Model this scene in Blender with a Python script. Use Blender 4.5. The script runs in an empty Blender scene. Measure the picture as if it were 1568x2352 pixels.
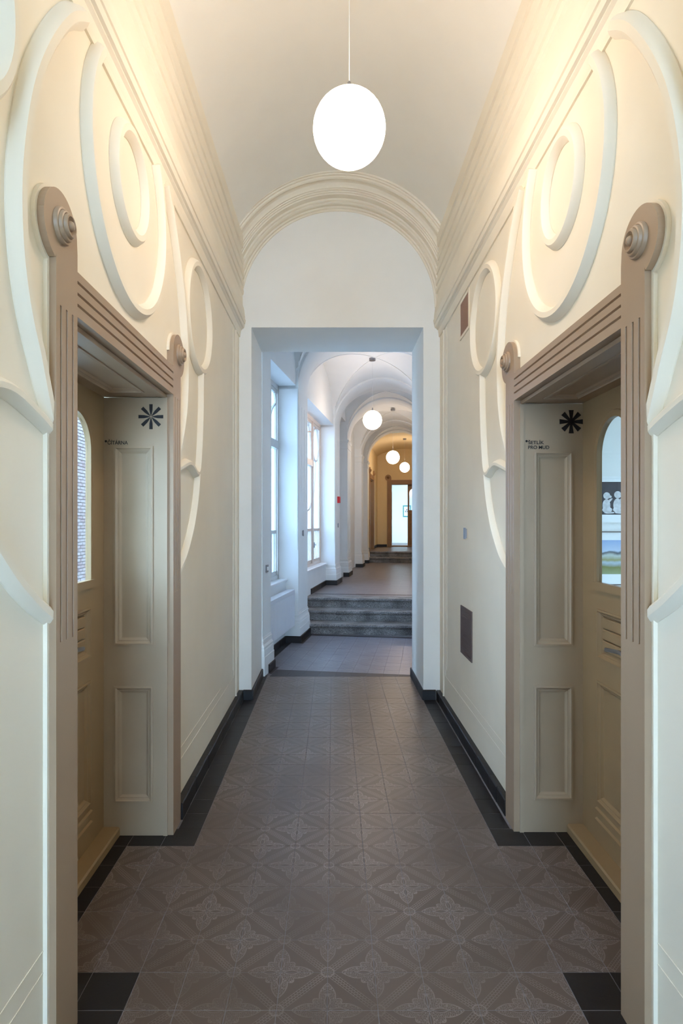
import bpy, bmesh, math, random
from math import sin, cos, pi, sqrt, radians
random.seed(7)
scene = bpy.context.scene
COL = scene.collection

# ------------------------------------------------------------------ camera
F, VX, VY, CAMH = 1360.0, 764.0, 1202.0, 1.64
cam_d = bpy.data.cameras.new('camera')
cam_d.sensor_width = 36.0
cam_d.lens = 36.0 * F / 2352.0
cam_d.shift_x = (784 - VX) / 2352.0
cam_d.shift_y = (VY - 1176) / 2352.0
cam_d.clip_start = 0.02
cam_o = bpy.data.objects.new('camera', cam_d)
COL.objects.link(cam_o)
cam_o.location = (0, 0, CAMH)
cam_o.rotation_euler = (pi / 2, 0, 0)
scene.camera = cam_o

# ------------------------------------------------------------------ sky, exposure
SKY = 13.0
LAMP = 17.5
w = bpy.data.worlds.new('overcast_sky')
scene.world = w
w.use_nodes = True
bg = w.node_tree.nodes['Background']
bg.inputs['Color'].default_value = (0.46, 0.70, 1.0, 1)
bg.inputs['Strength'].default_value = SKY
vs = scene.view_settings
vs.view_transform = 'Standard'
vs.look = 'None'
vs.gamma = 1.0
vs.use_curve_mapping = False
vs.exposure = 0.80
scene.cycles.use_light_tree = False
scene.cycles.max_bounces = 8
scene.cycles.diffuse_bounces = 6
scene.cycles.use_adaptive_sampling = True
scene.cycles.adaptive_threshold = 0.08
scene.cycles.glossy_bounces = 3
scene.cycles.transmission_bounces = 4
scene.cycles.transparent_max_bounces = 6
scene.cycles.caustics_reflective = False
scene.cycles.caustics_refractive = False

# ------------------------------------------------------------------ materials
def lin(r, g, b):
    f = lambda c: (c / 255) / 12.92 if c / 255 <= 0.04045 else ((c / 255 + 0.055) / 1.055) ** 2.4
    return (f(r), f(g), f(b), 1)

def new_mat(name):
    m = bpy.data.materials.new(name)
    m.use_nodes = True
    nt = m.node_tree
    return m, nt, nt.nodes['Principled BSDF']

def N(nt, t, **kw):
    n = nt.nodes.new(t)
    for k, v in kw.items():
        setattr(n, k, v)
    return n

def paint(name, rgb, rough=0.6, var=0.04, bump=0.0, scale=6.0, metallic=0.0, fine=220.0):
    """painted surface: slow colour drift and a fine grain in the relief"""
    m, nt, p = new_mat(name)
    c = lin(*rgb)
    tc = N(nt, 'ShaderNodeNewGeometry')
    no = N(nt, 'ShaderNodeTexNoise')
    no.inputs['Scale'].default_value = scale
    no.inputs['Detail'].default_value = 2
    nt.links.new(tc.outputs['Position'], no.inputs['Vector'])
    mr = N(nt, 'ShaderNodeMapRange')
    mr.inputs['From Min'].default_value = 0.3
    mr.inputs['From Max'].default_value = 0.7
    mr.inputs['To Min'].default_value = 1 - var
    mr.inputs['To Max'].default_value = 1 + var
    nt.links.new(no.outputs['Fac'], mr.inputs['Value'])
    mx = N(nt, 'ShaderNodeVectorMath', operation='SCALE')
    mx.inputs[0].default_value = c[:3]
    nt.links.new(mr.outputs['Result'], mx.inputs['Scale'])
    nt.links.new(mx.outputs['Vector'], p.inputs['Base Color'])
    p.inputs['Roughness'].default_value = rough
    p.inputs['Metallic'].default_value = metallic
    if bump > 0:
        n2 = N(nt, 'ShaderNodeTexNoise')
        n2.inputs['Scale'].default_value = fine
        n2.inputs['Detail'].default_value = 3
        nt.links.new(tc.outputs['Position'], n2.inputs['Vector'])
        b = N(nt, 'ShaderNodeBump')
        b.inputs['Strength'].default_value = bump
        b.inputs['Distance'].default_value = 0.002
        nt.links.new(n2.outputs['Fac'], b.inputs['Height'])
        nt.links.new(b.outputs['Normal'], p.inputs['Normal'])
    return m

M = {}
M['wall'] = paint('cream_plaster', (239, 231, 214), 0.75, 0.02, 0.0, 3.0)
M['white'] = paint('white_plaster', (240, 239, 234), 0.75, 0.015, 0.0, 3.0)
M['white2'] = paint('white_plaster_far', (228, 229, 228), 0.75, 0.015, 0.0, 3.0)  # darker copy of the white plaster, shading of the far piers put into colour
M['ceil'] = paint('ceiling_plaster', (247, 244, 236), 0.8, 0.015, 0.0, 3.0)
M['lamplit'] = paint('lamplit_plaster', (232, 212, 170), 0.8, 0.02, 0.0, 3.0)  # warm lamplight of the last bay put into the plaster colour
M['casing'] = paint('greige_paint', (166, 142, 118), 0.42, 0.025, 0.0, 5.0)
M['lining'] = paint('greige_paint_lining', (174, 155, 132), 0.42, 0.025, 0.0, 5.0)  # same greige paint, daylight on the reveals put into the lighter tone
M['leaf'] = paint('greige_paint_leaf', (154, 128, 94), 0.42, 0.03, 0.0, 5.0)  # same greige paint, shade of the recess put into the darker tone
M['oak'] = paint('brown_paint', (150, 116, 78), 0.45, 0.05, 0.0, 5.0)
M['winframe'] = paint('window_enamel', (205, 204, 202), 0.4, 0.02)
M['winframe2'] = paint('window_enamel_warm', (214, 200, 190), 0.4, 0.02)
M['sill'] = paint('sill_enamel', (228, 228, 228), 0.35, 0.02)
M['radiator'] = paint('radiator_enamel', (218, 221, 228), 0.35, 0.01)
M['black'] = paint('black_vinyl', (16, 17, 24), 0.5, 0.0)
M['metal'] = paint('brushed_metal', (150, 150, 155), 0.3, 0.03, metallic=0.9)
M['darkmetal'] = paint('dark_metal', (60, 58, 60), 0.4, 0.03, metallic=0.7)
M['red'] = paint('red_plastic', (214, 32, 44), 0.4, 0.02)
M['vent'] = paint('brown_mesh', (152, 114, 94), 0.6, 0.05)
M['ventdark'] = paint('brown_mesh_dark', (92, 76, 72), 0.6, 0.05)
M['paper'] = paint('white_paper', (244, 244, 242), 0.7, 0.0)
M['pframe'] = paint('dark_wood_frame', (62, 44, 38), 0.5, 0.05)
M['teal'] = paint('teal_print', (90, 160, 158), 0.7, 0.25, scale=30)
M['grout'] = paint('grout', (122, 118, 121), 0.8, 0.1, scale=40)
M['dark_tile'] = paint('black_clay_tile', (21, 18, 20), 0.48, 0.18, 0.15, 7.0, fine=90)
M['blue_tile'] = paint('plum_clay_tile', (36, 32, 40), 0.45, 0.15, 0.15, 7.0, fine=90)
M['ground'] = paint('courtyard_paving', (150, 150, 146), 0.9, 0.08)

def tile_material(name='embossed_tile', col0=(84, 70, 62), col1=(110, 94, 85), col2=(158, 148, 146), rough=.34):
    m, nt, p = new_mat(name)
    L = nt.links.new
    def math(op, a=None, b=None, c=None, clamp=False):
        n = N(nt, 'ShaderNodeMath', operation=op)
        n.use_clamp = clamp
        for i, v in enumerate((a, b, c)):
            if v is None:
                continue
            if isinstance(v, (int, float)):
                n.inputs[i].default_value = v
            else:
                L(v, n.inputs[i])
        return n.outputs[0]
    uv = N(nt, 'ShaderNodeUVMap').outputs['UV']
    sp = N(nt, 'ShaderNodeSeparateXYZ')
    L(uv, sp.inputs[0])
    u, v = sp.outputs['X'], sp.outputs['Y']
    # fold the two flower corners (0,0) and (1,1) onto one
    far = math('GREATER_THAN', math('ADD', u, v), 1.0)
    def fold(x):
        return math('ADD', math('MULTIPLY', x, math('SUBTRACT', 1.0, far)), math('MULTIPLY', math('SUBTRACT', 1.0, x), far))
    a, b = fold(u), fold(v)
    r = math('SQRT', math('ADD', math('MULTIPLY', a, a), math('MULTIPLY', b, b)))
    th = math('ARCTAN2', b, a)
    mn, mxx = math('MINIMUM', a, b), math('MAXIMUM', a, b)
    arcp = math('MAXIMUM', math('SINE', math('MULTIPLY', math('MINIMUM', math('DIVIDE', mxx, 0.70), 1.0), pi)), 0.0)
    petal = math('SUBTRACT', math('MULTIPLY', math('POWER', arcp, 0.8), 0.165), mn)
    petal = math('SUBTRACT', petal, math('MULTIPLY', math('GREATER_THAN', mxx, 0.70), 1.0))
    jag = math('MULTIPLY', math('ABSOLUTE', math('SINE', math('MULTIPLY', th, 6.0))), 0.07)
    leafs = math('SUBTRACT', math('ADD', 0.32, jag), r)
    field = math('MAXIMUM', petal, leafs)
    inside = math('GREATER_THAN', field, 0.0)
    edge = math('LESS_THAN', math('ABSOLUTE', field), 0.010)
    vo = N(nt, 'ShaderNodeTexVoronoi', feature='DISTANCE_TO_EDGE')
    vo.inputs['Scale'].default_value = 25.0
    vo.inputs['Randomness'].default_value = 0.55
    L(uv, vo.inputs['Vector'])
    cells = math('MULTIPLY', math('LESS_THAN', vo.outputs['Distance'], 0.085), inside)
    # almond eye of each petal
    eyew = math('MULTIPLY', math('SINE', math('MULTIPLY', math('DIVIDE', math('SUBTRACT', mxx, 0.06), 0.34), pi)), 0.055)
    eye_in = math('LESS_THAN', mn, eyew)
    eye = math('LESS_THAN', math('ABSOLUTE', math('SUBTRACT', mn, eyew)), 0.009)
    eye = math('MULTIPLY', eye, math('MULTIPLY', math('GREATER_THAN', mxx, 0.06), math('LESS_THAN', mxx, 0.40)))
    cells = math('MULTIPLY', cells, math('SUBTRACT', 1.0, eye_in))
    # woven band on the other diagonal
    d = math('MULTIPLY', math('SUBTRACT', math('ADD', u, v), 1.0), 0.7071)
    al = math('MULTIPLY', math('SUBTRACT', u, v), 0.7071)
    ad = math('ABSOLUTE', d)
    cv = N(nt, 'ShaderNodeCombineXYZ')
    L(al, cv.inputs[0]); L(math('ADD', d, 0.082), cv.inputs[1])
    br = N(nt, 'ShaderNodeTexBrick')
    br.inputs['Scale'].default_value = 1.0
    br.inputs['Brick Width'].default_value = 0.075
    br.inputs['Row Height'].default_value = 0.0547
    br.inputs['Mortar Size'].default_value = 0.0055
    br.inputs['Mortar Smooth'].default_value = 0.2
    L(cv.outputs[0], br.inputs['Vector'])
    band = math('MULTIPLY', br.outputs['Fac'], math('LESS_THAN', ad, 0.086))
    # little medallion where the bands meet
    ca = math('MINIMUM', math('ADD', math('POWER', math('SUBTRACT', 1.0, u), 2.0), math('POWER', v, 2.0)),
              math('ADD', math('POWER', math('SUBTRACT', 1.0, v), 2.0), math('POWER', u, 2.0)))
    rc = math('SQRT', ca)
    med = math('LESS_THAN', rc, 0.135)
    ring = math('LESS_THAN', math('ABSOLUTE', math('SUBTRACT', rc, 0.135)), 0.010)
    medl = math('MULTIPLY', math('LESS_THAN', vo.outputs['Distance'], 0.085), med)
    band = math('MULTIPLY', band, math('SUBTRACT', 1.0, med))
    lines = math('MAXIMUM', math('MAXIMUM', math('MAXIMUM', edge, cells), math('MAXIMUM', eye, band)), math('MAXIMUM', ring, medl))
    # worn patches
    geo = N(nt, 'ShaderNodeNewGeometry')
    wn = N(nt, 'ShaderNodeTexNoise')
    wn.inputs['Scale'].default_value = 2.2
    wn.inputs['Detail'].default_value = 4
    L(geo.outputs['Position'], wn.inputs['Vector'])
    wear = N(nt, 'ShaderNodeMapRange')
    wear.inputs['From Min'].default_value = 0.38
    wear.inputs['From Max'].default_value = 0.62
    wear.inputs['To Min'].default_value = 0.22
    wear.inputs['To Max'].default_value = 1.0
    L(wn.outputs['Fac'], wear.inputs['Value'])
    lw = math('MULTIPLY', lines, wear.outputs[0])
    # stain noise
    sn = N(nt, 'ShaderNodeTexNoise')
    sn.inputs['Scale'].default_value = 5.0
    sn.inputs['Detail'].default_value = 8
    sn.inputs['Roughness'].default_value = 0.7
    L(geo.outputs['Position'], sn.inputs['Vector'])
    oi = N(nt, 'ShaderNodeObjectInfo')
    tone = math('ADD', math('MULTIPLY', sn.outputs['Fac'], 0.5), math('MULTIPLY', oi.outputs['Random'], 0.25))
    ramp = N(nt, 'ShaderNodeMix', data_type='RGBA')
    ramp.inputs['A'].default_value = lin(*col0)
    ramp.inputs['B'].default_value = lin(*col1)
    L(tone, ramp.inputs['Factor'])
    mx = N(nt, 'ShaderNodeMix', data_type='RGBA')
    L(math('MULTIPLY', lw, 0.55), mx.inputs['Factor'])
    L(ramp.outputs['Result'], mx.inputs['A'])
    mx.inputs['B'].default_value = lin(*col2)
    L(mx.outputs['Result'], p.inputs['Base Color'])
    p.inputs['Roughness'].default_value = rough
    return m
M['tile'] = tile_material()
M['tile_daylit'] = tile_material('embossed_tile_daylit', (104, 104, 114), (130, 130, 142), (166, 166, 174), .3)  # same tile, blue window light on the landing put into its colours

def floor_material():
    """the same tiles far away, daylight put into the colour; joints and faint mottling only"""
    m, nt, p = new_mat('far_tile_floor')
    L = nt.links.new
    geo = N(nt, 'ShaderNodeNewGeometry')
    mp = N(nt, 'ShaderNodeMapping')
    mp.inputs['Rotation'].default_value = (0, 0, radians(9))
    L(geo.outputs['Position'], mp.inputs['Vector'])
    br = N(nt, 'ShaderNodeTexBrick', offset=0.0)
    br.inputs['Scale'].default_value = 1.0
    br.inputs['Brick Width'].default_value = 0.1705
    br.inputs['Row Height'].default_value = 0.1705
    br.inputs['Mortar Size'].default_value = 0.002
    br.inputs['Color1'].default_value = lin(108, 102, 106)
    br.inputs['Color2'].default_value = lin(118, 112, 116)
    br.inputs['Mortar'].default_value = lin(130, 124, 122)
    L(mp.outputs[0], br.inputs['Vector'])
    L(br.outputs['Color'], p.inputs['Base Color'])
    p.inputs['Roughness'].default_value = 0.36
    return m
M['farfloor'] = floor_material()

def stone_material():
    m, nt, p = new_mat('speckled_granite')
    L = nt.links.new
    geo = N(nt, 'ShaderNodeNewGeometry')
    n1 = N(nt, 'ShaderNodeTexNoise'); n1.inputs['Scale'].default_value = 130; n1.inputs['Detail'].default_value = 4
    n2 = N(nt, 'ShaderNodeTexNoise'); n2.inputs['Scale'].default_value = 5; n2.inputs['Detail'].default_value = 6
    L(geo.outputs['Position'], n1.inputs['Vector']); L(geo.outputs['Position'], n2.inputs['Vector'])
    cr = N(nt, 'ShaderNodeValToRGB')
    cr.color_ramp.elements[0].position = 0.35; cr.color_ramp.elements[0].color = lin(56, 55, 56)
    cr.color_ramp.elements[1].position = 0.68; cr.color_ramp.elements[1].color = lin(186, 182, 180)
    L(n1.outputs['Fac'], cr.inputs['Fac'])
    mx = N(nt, 'ShaderNodeMix', data_type='RGBA', blend_type='MULTIPLY')
    cr2 = N(nt, 'ShaderNodeValToRGB')
    cr2.color_ramp.elements[0].position = 0.35; cr2.color_ramp.elements[0].color = (0.45, 0.45, 0.46, 1)
    cr2.color_ramp.elements[1].position = 0.65; cr2.color_ramp.elements[1].color = (1, 1, 1, 1)
    L(n2.outputs['Fac'], cr2.inputs['Fac'])
    mx.inputs['Factor'].default_value = 1
    L(cr.outputs['Color'], mx.inputs['A']); L(cr2.outputs['Color'], mx.inputs['B'])
    L(mx.outputs['Result'], p.inputs['Base Color'])
    p.inputs['Roughness'].default_value = 0.55
    b = N(nt, 'ShaderNodeBump'); b.inputs['Strength'].default_value = 0.3; b.inputs['Distance'].default_value = 0.002
    L(n1.outputs['Fac'], b.inputs['Height']); L(b.outputs['Normal'], p.inputs['Normal'])
    return m
M['stone'] = stone_material()

def brick_material():
    m, nt, p = new_mat('whitewashed_brick')
    L = nt.links.new
    oi = N(nt, 'ShaderNodeObjectInfo')
    geo = N(nt, 'ShaderNodeNewGeometry')
    no = N(nt, 'ShaderNodeTexNoise'); no.inputs['Scale'].default_value = 9; no.inputs['Detail'].default_value = 6
    L(geo.outputs['Position'], no.inputs['Vector'])
    ad = N(nt, 'ShaderNodeMath', operation='MULTIPLY_ADD')
    L(oi.outputs['Random'], ad.inputs[0]); ad.inputs[1].default_value = 0.5; L(no.outputs['Fac'], ad.inputs[2])
    cr = N(nt, 'ShaderNodeValToRGB')
    cr.color_ramp.elements[0].position = 0.35; cr.color_ramp.elements[0].color = lin(128, 98, 96)
    cr.color_ramp.elements[1].position = 0.75; cr.color_ramp.elements[1].color = lin(150, 136, 134)
    L(ad.outputs[0], cr.inputs['Fac'])
    L(cr.outputs['Color'], p.inputs['Base Color'])
    p.inputs['Roughness'].default_value = 0.9
    return m
M['brick'] = brick_material()
M['mortar'] = paint('old_mortar', (74, 64, 66), 0.95, 0.1)

def glass_material():
    m = bpy.data.materials.new('window_glass')
    m.use_nodes = True
    nt = m.node_tree
    nt.nodes.remove(nt.nodes['Principled BSDF'])
    tr = N(nt, 'ShaderNodeBsdfTransparent'); tr.inputs['Color'].default_value = (0.95, 0.97, 0.97, 1)
    gl = N(nt, 'ShaderNodeBsdfGlossy'); gl.inputs['Roughness'].default_value = 0.03
    lw = N(nt, 'ShaderNodeLayerWeight'); lw.inputs['Blend'].default_value = 0.5
    pw = N(nt, 'ShaderNodeMath', operation='POWER'); pw.inputs[1].default_value = 4.0
    nt.links.new(lw.outputs['Facing'], pw.inputs[0])
    fr = N(nt, 'ShaderNodeMath', operation='MULTIPLY_ADD'); fr.inputs[1].default_value = 0.75; fr.inputs[2].default_value = 0.03
    nt.links.new(pw.outputs[0], fr.inputs[0])
    mx = N(nt, 'ShaderNodeMixShader')
    nt.links.new(fr.outputs[0], mx.inputs[0]); nt.links.new(tr.outputs[0], mx.inputs[1]); nt.links.new(gl.outputs[0], mx.inputs[2])
    nt.links.new(mx.outputs[0], nt.nodes['Material Output'].inputs['Surface'])
    return m
M['glass'] = glass_material()

def frosted_material():
    m = bpy.data.materials.new('frosted_glass')
    m.use_nodes = True
    nt = m.node_tree
    nt.nodes.remove(nt.nodes['Principled BSDF'])
    tl = N(nt, 'ShaderNodeBsdfTranslucent'); tl.inputs['Color'].default_value = (0.72, 0.76, 0.80, 1)
    tr = N(nt, 'ShaderNodeBsdfTransparent'); tr.inputs['Color'].default_value = (0.72, 0.76, 0.80, 1)
    mx = N(nt, 'ShaderNodeMixShader'); mx.inputs[0].default_value = 0.72
    nt.links.new(tl.outputs[0], mx.inputs[1]); nt.links.new(tr.outputs[0], mx.inputs[2])
    nt.links.new(mx.outputs[0], nt.nodes['Material Output'].inputs['Surface'])
    return m
M['frost'] = frosted_material()

def globe_material(strength):
    m = bpy.data.materials.new('opal_globe')
    m.use_nodes = True
    nt = m.node_tree
    nt.nodes.remove(nt.nodes['Principled BSDF'])
    e = N(nt, 'ShaderNodeEmission')
    e.inputs['Color'].default_value = (1.0, 0.79, 0.61, 1)
    e.inputs['Strength'].default_value = strength
    nt.links.new(e.outputs[0], nt.nodes['Material Output'].inputs['Surface'])
    return m
M['globe'] = globe_material(LAMP)

# ------------------------------------------------------------------ mesh helpers
WPOS = {}

class MB:
    def __init__(s):
        s.v, s.f, s.sm = [], [], []
    def add(s, verts, faces):
        b = len(s.v)
        s.v += [tuple(p) for p in verts]
        s.f += [tuple(b + i for i in f) for f in faces]
        return s
    def box(s, m, u, d, z):
        (u0, u1), (d0, d1), (z0, z1) = u, d, z
        vs = [m(a, b, c) for c in (z0, z1) for a, b in ((u0, d0), (u1, d0), (u1, d1), (u0, d1))]
        return s.add(vs, [(0, 3, 2, 1), (4, 5, 6, 7), (0, 1, 5, 4), (1, 2, 6, 5), (2, 3, 7, 6), (3, 0, 4, 7)])
    def prism(s, pts0, pts1):
        """closed solid between two outlines with the same number of points"""
        n = len(pts0)
        fs = [tuple(range(n - 1, -1, -1)), tuple(range(n, 2 * n))]
        fs += [(i, (i + 1) % n, n + (i + 1) % n, n + i) for i in range(n)]
        return s.add(list(pts0) + list(pts1), fs)
    def loft(s, rings, closed=True, caps=True):
        n = len(rings[0])
        vs = [p for r in rings for p in r]
        fs = []
        for k in range(len(rings) - 1):
            for i in range(n if closed else n - 1):
                j = (i + 1) % n
                fs.append((k * n + i, k * n + j, (k + 1) * n + j, (k + 1) * n + i))
        if caps and closed:
            fs.append(tuple(range(n - 1, -1, -1)))
            fs.append(tuple((len(rings) - 1) * n + i for i in range(n)))
        return s.add(vs, fs)
    def rib(s, m, path, prof, d0, closed=False, taper=0):
        """profile (offset across, height) swept along a path in the plane of a wall; height rises towards the room"""
        n = len(path)
        rings = []
        for i in range(n):
            a = path[(i - 1) % n] if (closed or i > 0) else path[i]
            b = path[(i + 1) % n] if (closed or i < n - 1) else path[i]
            tx, tz = b[0] - a[0], b[1] - a[1]
            l = sqrt(tx * tx + tz * tz) or 1
            nx, nz = -tz / l, tx / l
            g = min(1.0, .55 + .45 * (n - 1 - i) / taper) if taper else 1.0
            rings.append([m(path[i][0] + nx * o, d0 - h * g, path[i][1] + nz * o) for o, h in prof])
        if closed:
            rings.append(rings[0])
        return s.loft(rings, closed=True, caps=not closed)
    def lathe(s, m, prof, seg=32):
        """prof of (radius, height); m(a, b, h)"""
        rings = [[m(r * cos(2 * pi * k / seg), r * sin(2 * pi * k / seg), h) for k in range(seg)] for r, h in prof]
        return s.loft(rings)
    def build(s, name, mat, parent=None, smooth=False, loc=None, uv=False):
        me = bpy.data.meshes.new(name)
        xs = [p[0] for p in s.v]; ys = [p[1] for p in s.v]; zs = [p[2] for p in s.v]
        if loc is None:
            loc = ((min(xs) + max(xs)) / 2, (min(ys) + max(ys)) / 2, min(zs))
        me.from_pydata([(p[0] - loc[0], p[1] - loc[1], p[2] - loc[2]) for p in s.v], [], s.f)
        bm = bmesh.new(); bm.from_mesh(me)
        bmesh.ops.recalc_face_normals(bm, faces=bm.faces)
        bm.to_mesh(me); bm.free()
        me.materials.append(M[mat] if isinstance(mat, str) else mat)
        if smooth:
            me.polygons.foreach_set('use_smooth', [True] * len(me.polygons))
            me.set_sharp_from_angle(angle=radians(smooth if smooth is not True else 35))
        o = bpy.data.objects.new(name, me)
        COL.objects.link(o)
        place(o, loc, parent)
        return o

def place(o, loc, parent=None):
    WPOS[o.name] = loc
    if parent is not None:
        o.parent = parent
        pl = WPOS[parent.name]
        o.location = (loc[0] - pl[0], loc[1] - pl[1], loc[2] - pl[2])
    else:
        o.location = loc

def empty(name, loc):
    o = bpy.data.objects.new(name, None)
    o.empty_display_size = 0.1
    COL.objects.link(o)
    place(o, loc)
    return o

def tag(o, label, cat, group=None, kind=None):
    o['label'] = label
    o['category'] = cat
    if group: o['group'] = group
    if kind: o['kind'] = kind
    return o

def struct(o, label, cat):
    return tag(o, label, cat, kind='structure')

ident = lambda x, y, z: (x, y, z)

def bx(name, x, y, z, mat, parent=None, m=ident):
    return MB().box(m, x, y, z).build(name, mat, parent)

def catmull(pts, n=8, closed=False):
    out = []
    k = len(pts)
    for i in range(k if closed else k - 1):
        p0 = pts[(i - 1) % k] if (closed or i > 0) else pts[i]
        p1, p2 = pts[i], pts[(i + 1) % k]
        p3 = pts[(i + 2) % k] if (closed or i + 2 < k) else p2
        for j in range(n):
            t = j / n
            out.append(tuple(0.5 * ((2 * p1[c]) + (-p0[c] + p2[c]) * t + (2 * p0[c] - 5 * p1[c] + 4 * p2[c] - p3[c]) * t * t
                             + (-p0[c] + 3 * p1[c] - 3 * p2[c] + p3[c]) * t ** 3) for c in range(2)))
    if not closed:
        out.append(pts[-1])
    return out

# ------------------------------------------------------------------ frames of reference
X0, HW = 0.0625, 0.9005          # corridor axis, half width to the door casings
def side_map(side, shift=0.0):
    """(along the corridor, depth into the wall from the casing face, height)"""
    return lambda u, d, z: (X0 + side * (HW + d), u + shift, z)
LM = side_map(-1)
RM = lambda u, d, z: (X0 + HW + d, u + .035, z * .989)   # the right door sits a little lower
RW = side_map(1)
WALL_D = 0.034                   # wall face behind the casing face
TH = radians(9.0)
SN, CS = sin(TH), cos(TH)
def FM(s, t, z):                 # the farther corridor, turned by nine degrees
    return (s * CS + t * SN, 6.4 - s * SN + t * CS, z)

YE0, YE1 = 5.51, 6.30            # cross wall with the tall opening
JL, JR, HEAD = -0.757, 0.843, 3.463
Y_C = 2.53                       # middle of the doors
DY = 0.585                       # half width of the door opening
DOOR_H = 2.318
BACK = -4.6

# ------------------------------------------------------------------ near walls
def near_wall(side, name, label):
    m = side_map(side)
    sh = 0.0 if side < 0 else 0.035
    mb = MB()
    y0, y1 = Y_C - DY - 0.02 + sh, Y_C + DY + 0.02 + sh
    mb.box(m, (BACK, y0), (WALL_D, 0.46), (-0.05, 4.55))
    mb.box(m, (y1, YE0 + 0.05), (WALL_D, 0.46), (-0.05, 4.55))
    mb.box(m, (y0, y1), (WALL_D, 0.46), (DOOR_H + 0.02, 4.55))
    wall = mb.build(name, 'wall')
    struct(wall, label, 'wall')
    ms = side_map(side, sh)
    # cornice under the vault
    pr = [(3.372, .034), (3.372, .024), (3.392, .022), (3.396, .014), (3.436, .010), (3.446, .002), (3.452, .002), (3.456, -.006),
          (3.480, -.010), (3.486, -.004), (3.492, -.012), (3.526, -.016), (3.534, -.010), (3.56, -.012), (3.64, -.006), (3.645, -.001),
          (3.655, .000), (3.76, .003), (3.772, -.004), (3.80, -.006), (3.806, .000), (3.83, .000), (3.836, -.006), (3.87, -.008), (3.876, -.002),
          (3.91, -.003), (3.916, -.009), (3.955, -.010), (3.962, -.004), (4.00, -.006), (4.006, -.012), (4.05, -.014), (4.056, -.008),
          (4.10, -.010), (4.106, -.018), (4.19, -.022), (4.205, -.02), (4.25, .034)]
    pr = [(z, d if d > .02 else d * 1.7 - .002) for z, d in pr]
    c = MB()
    c.loft([[m(y, d, z) for z, d in pr] for y in (BACK, YE0)])
    c.build('cornice', 'wall', wall)
    # raised plaster ornament, alike on both sides of the door axis
    band = lambda wd, h, c=.018: [(-wd / 2, -.004), (-wd / 2, .004), (-wd / 2 + c * .5, h * .72), (-wd / 2 + c, h), (wd / 2 - c, h),
                                  (wd / 2 - c * .5, h * .72), (wd / 2, .004), (wd / 2, -.004)]
    def orn(nm, path, prof, closed=False, lab=None, taper=0):
        o = MB().rib(ms, path, prof, WALL_D, closed, taper).build(nm, 'wall', wall, smooth=24)
        if lab: o['label'] = lab
        return o
    circ = lambda cy, cz, r, a0=0, a1=360, n=72: [(cy + r * cos(radians(a0 + (a1 - a0) * k / n)), cz + r * sin(radians(a0 + (a1 - a0) * k / n)))
                                                 for k in range(n + (0 if a1 - a0 == 360 else 1))]
    orn('plaster_ring', [(Y_C + .192 * cos(2 * pi * k / 72), 3.088 + .212 * sin(2 * pi * k / 72)) for k in range(72)], band(.068, .034, .022), True, 'raised plaster ring above the door')
    orn('plaster_crescent', [(Y_C + .455 * cos(radians(139 + 262 * k / 72)), 3.06 + .492 * sin(radians(139 + 262 * k / 72))) for k in range(73)], band(.068, .036, .022), False, 'raised plaster crescent round the ring')
    for q in (-1, 1):
        P = lambda pts: [(Y_C + q * a, z) for a, z in pts]
        if not (q < 0):
            orn('plaster_ring', circ(Y_C + 1.28, 2.955, .327), band(.068, .034, .022), True)
        else:
            orn('plaster_ring', circ(Y_C - 1.28, 2.955, .327), band(.068, .034, .022), True)
        orn('plaster_stem', catmull(P([(.50, 3.375), (.62, 3.27), (.76, 3.07), (.86, 2.86), (.915, 2.62), (.915, 2.42), (.875, 2.25), (.80, 2.10), (.72, 1.955), (.65, 1.85)]), 7),
            band(.075, .036, .024), taper=16)
        orn('plaster_stem', catmull(P([(1.33, 2.615), (1.325, 2.40), (1.30, 2.2), (1.262, 2.03), (1.225, 1.965), (1.16, 1.955), (1.07, 1.985), (.97, 1.995), (.84, 1.965), (.728, 1.93), (.65, 1.90)]), 7),
            band(.056, .034, .020), taper=18)
        orn('plaster_stem', catmull(P([(1.235, 1.95), (1.18, 1.79), (1.08, 1.63), (.95, 1.50), (.84, 1.42), (.728, 1.358), (.65, 1.31)]), 7), band(.06, .034, .020), taper=16)
        # thin plaster fillet behind the casing
        fo = [(DY + .15, 0), (DY + .163, 0), (DY + .163, 2.43)]
        cx, cz, r = .70, 2.552, .122
        a0 = math.degrees(math.atan2(2.43 - cz, DY + .163 - cx))
        fo += [(cx + r * cos(radians(a)), cz + r * sin(radians(a))) for a in [a0 + (180 - a0) * k / 26 for k in range(27)]]
        fo += [(cx - r + .02, cz), (DY + .02, 2.46), (DY + .15, 2.40)]
        zk = 1.0 if side < 0 else .989
        fb = MB().prism([ms(Y_C + q * a, .021, z * zk) for a, z in fo], [ms(Y_C + q * a, .05, z * zk) for a, z in fo])
        fb.build('casing_fillet', 'wall', wall)
    # corner reeds at the end of the corridor
    for y, z0, r in ((5.165, .36, .006), (5.222, .30, .006), (5.31, .09, .013), (5.405, .42, .006)):
        b = MB()
        b.loft([[m(y + r * cos(a), WALL_D + .002 - r * 1.1 * sin(a), z) for a in [pi * k / 6 for k in range(7)]] for z in (z0, 3.374)])
        b.build('corner_reed', 'wall', wall, smooth=40)
    # scored lines low on the wall
    for z in (.287, .352):
        b = MB()
        for y0_, y1_ in ((BACK, Y_C - DY - .165 + sh), (Y_C + DY + .165 + sh, 5.29 if z < .3 else 4.6)):
            b.box(m, (y0_, y1_), (WALL_D - .0022, WALL_D + .004), (z, z + .003))
        b.build('score_line', 'wall', wall)
    return wall
WL = near_wall(-1, 'wall_left', 'cream left corridor wall with raised plaster rings above the reading-room door')
WR = near_wall(1, 'wall_right', 'cream right corridor wall with raised plaster rings and two brown vents')

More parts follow.
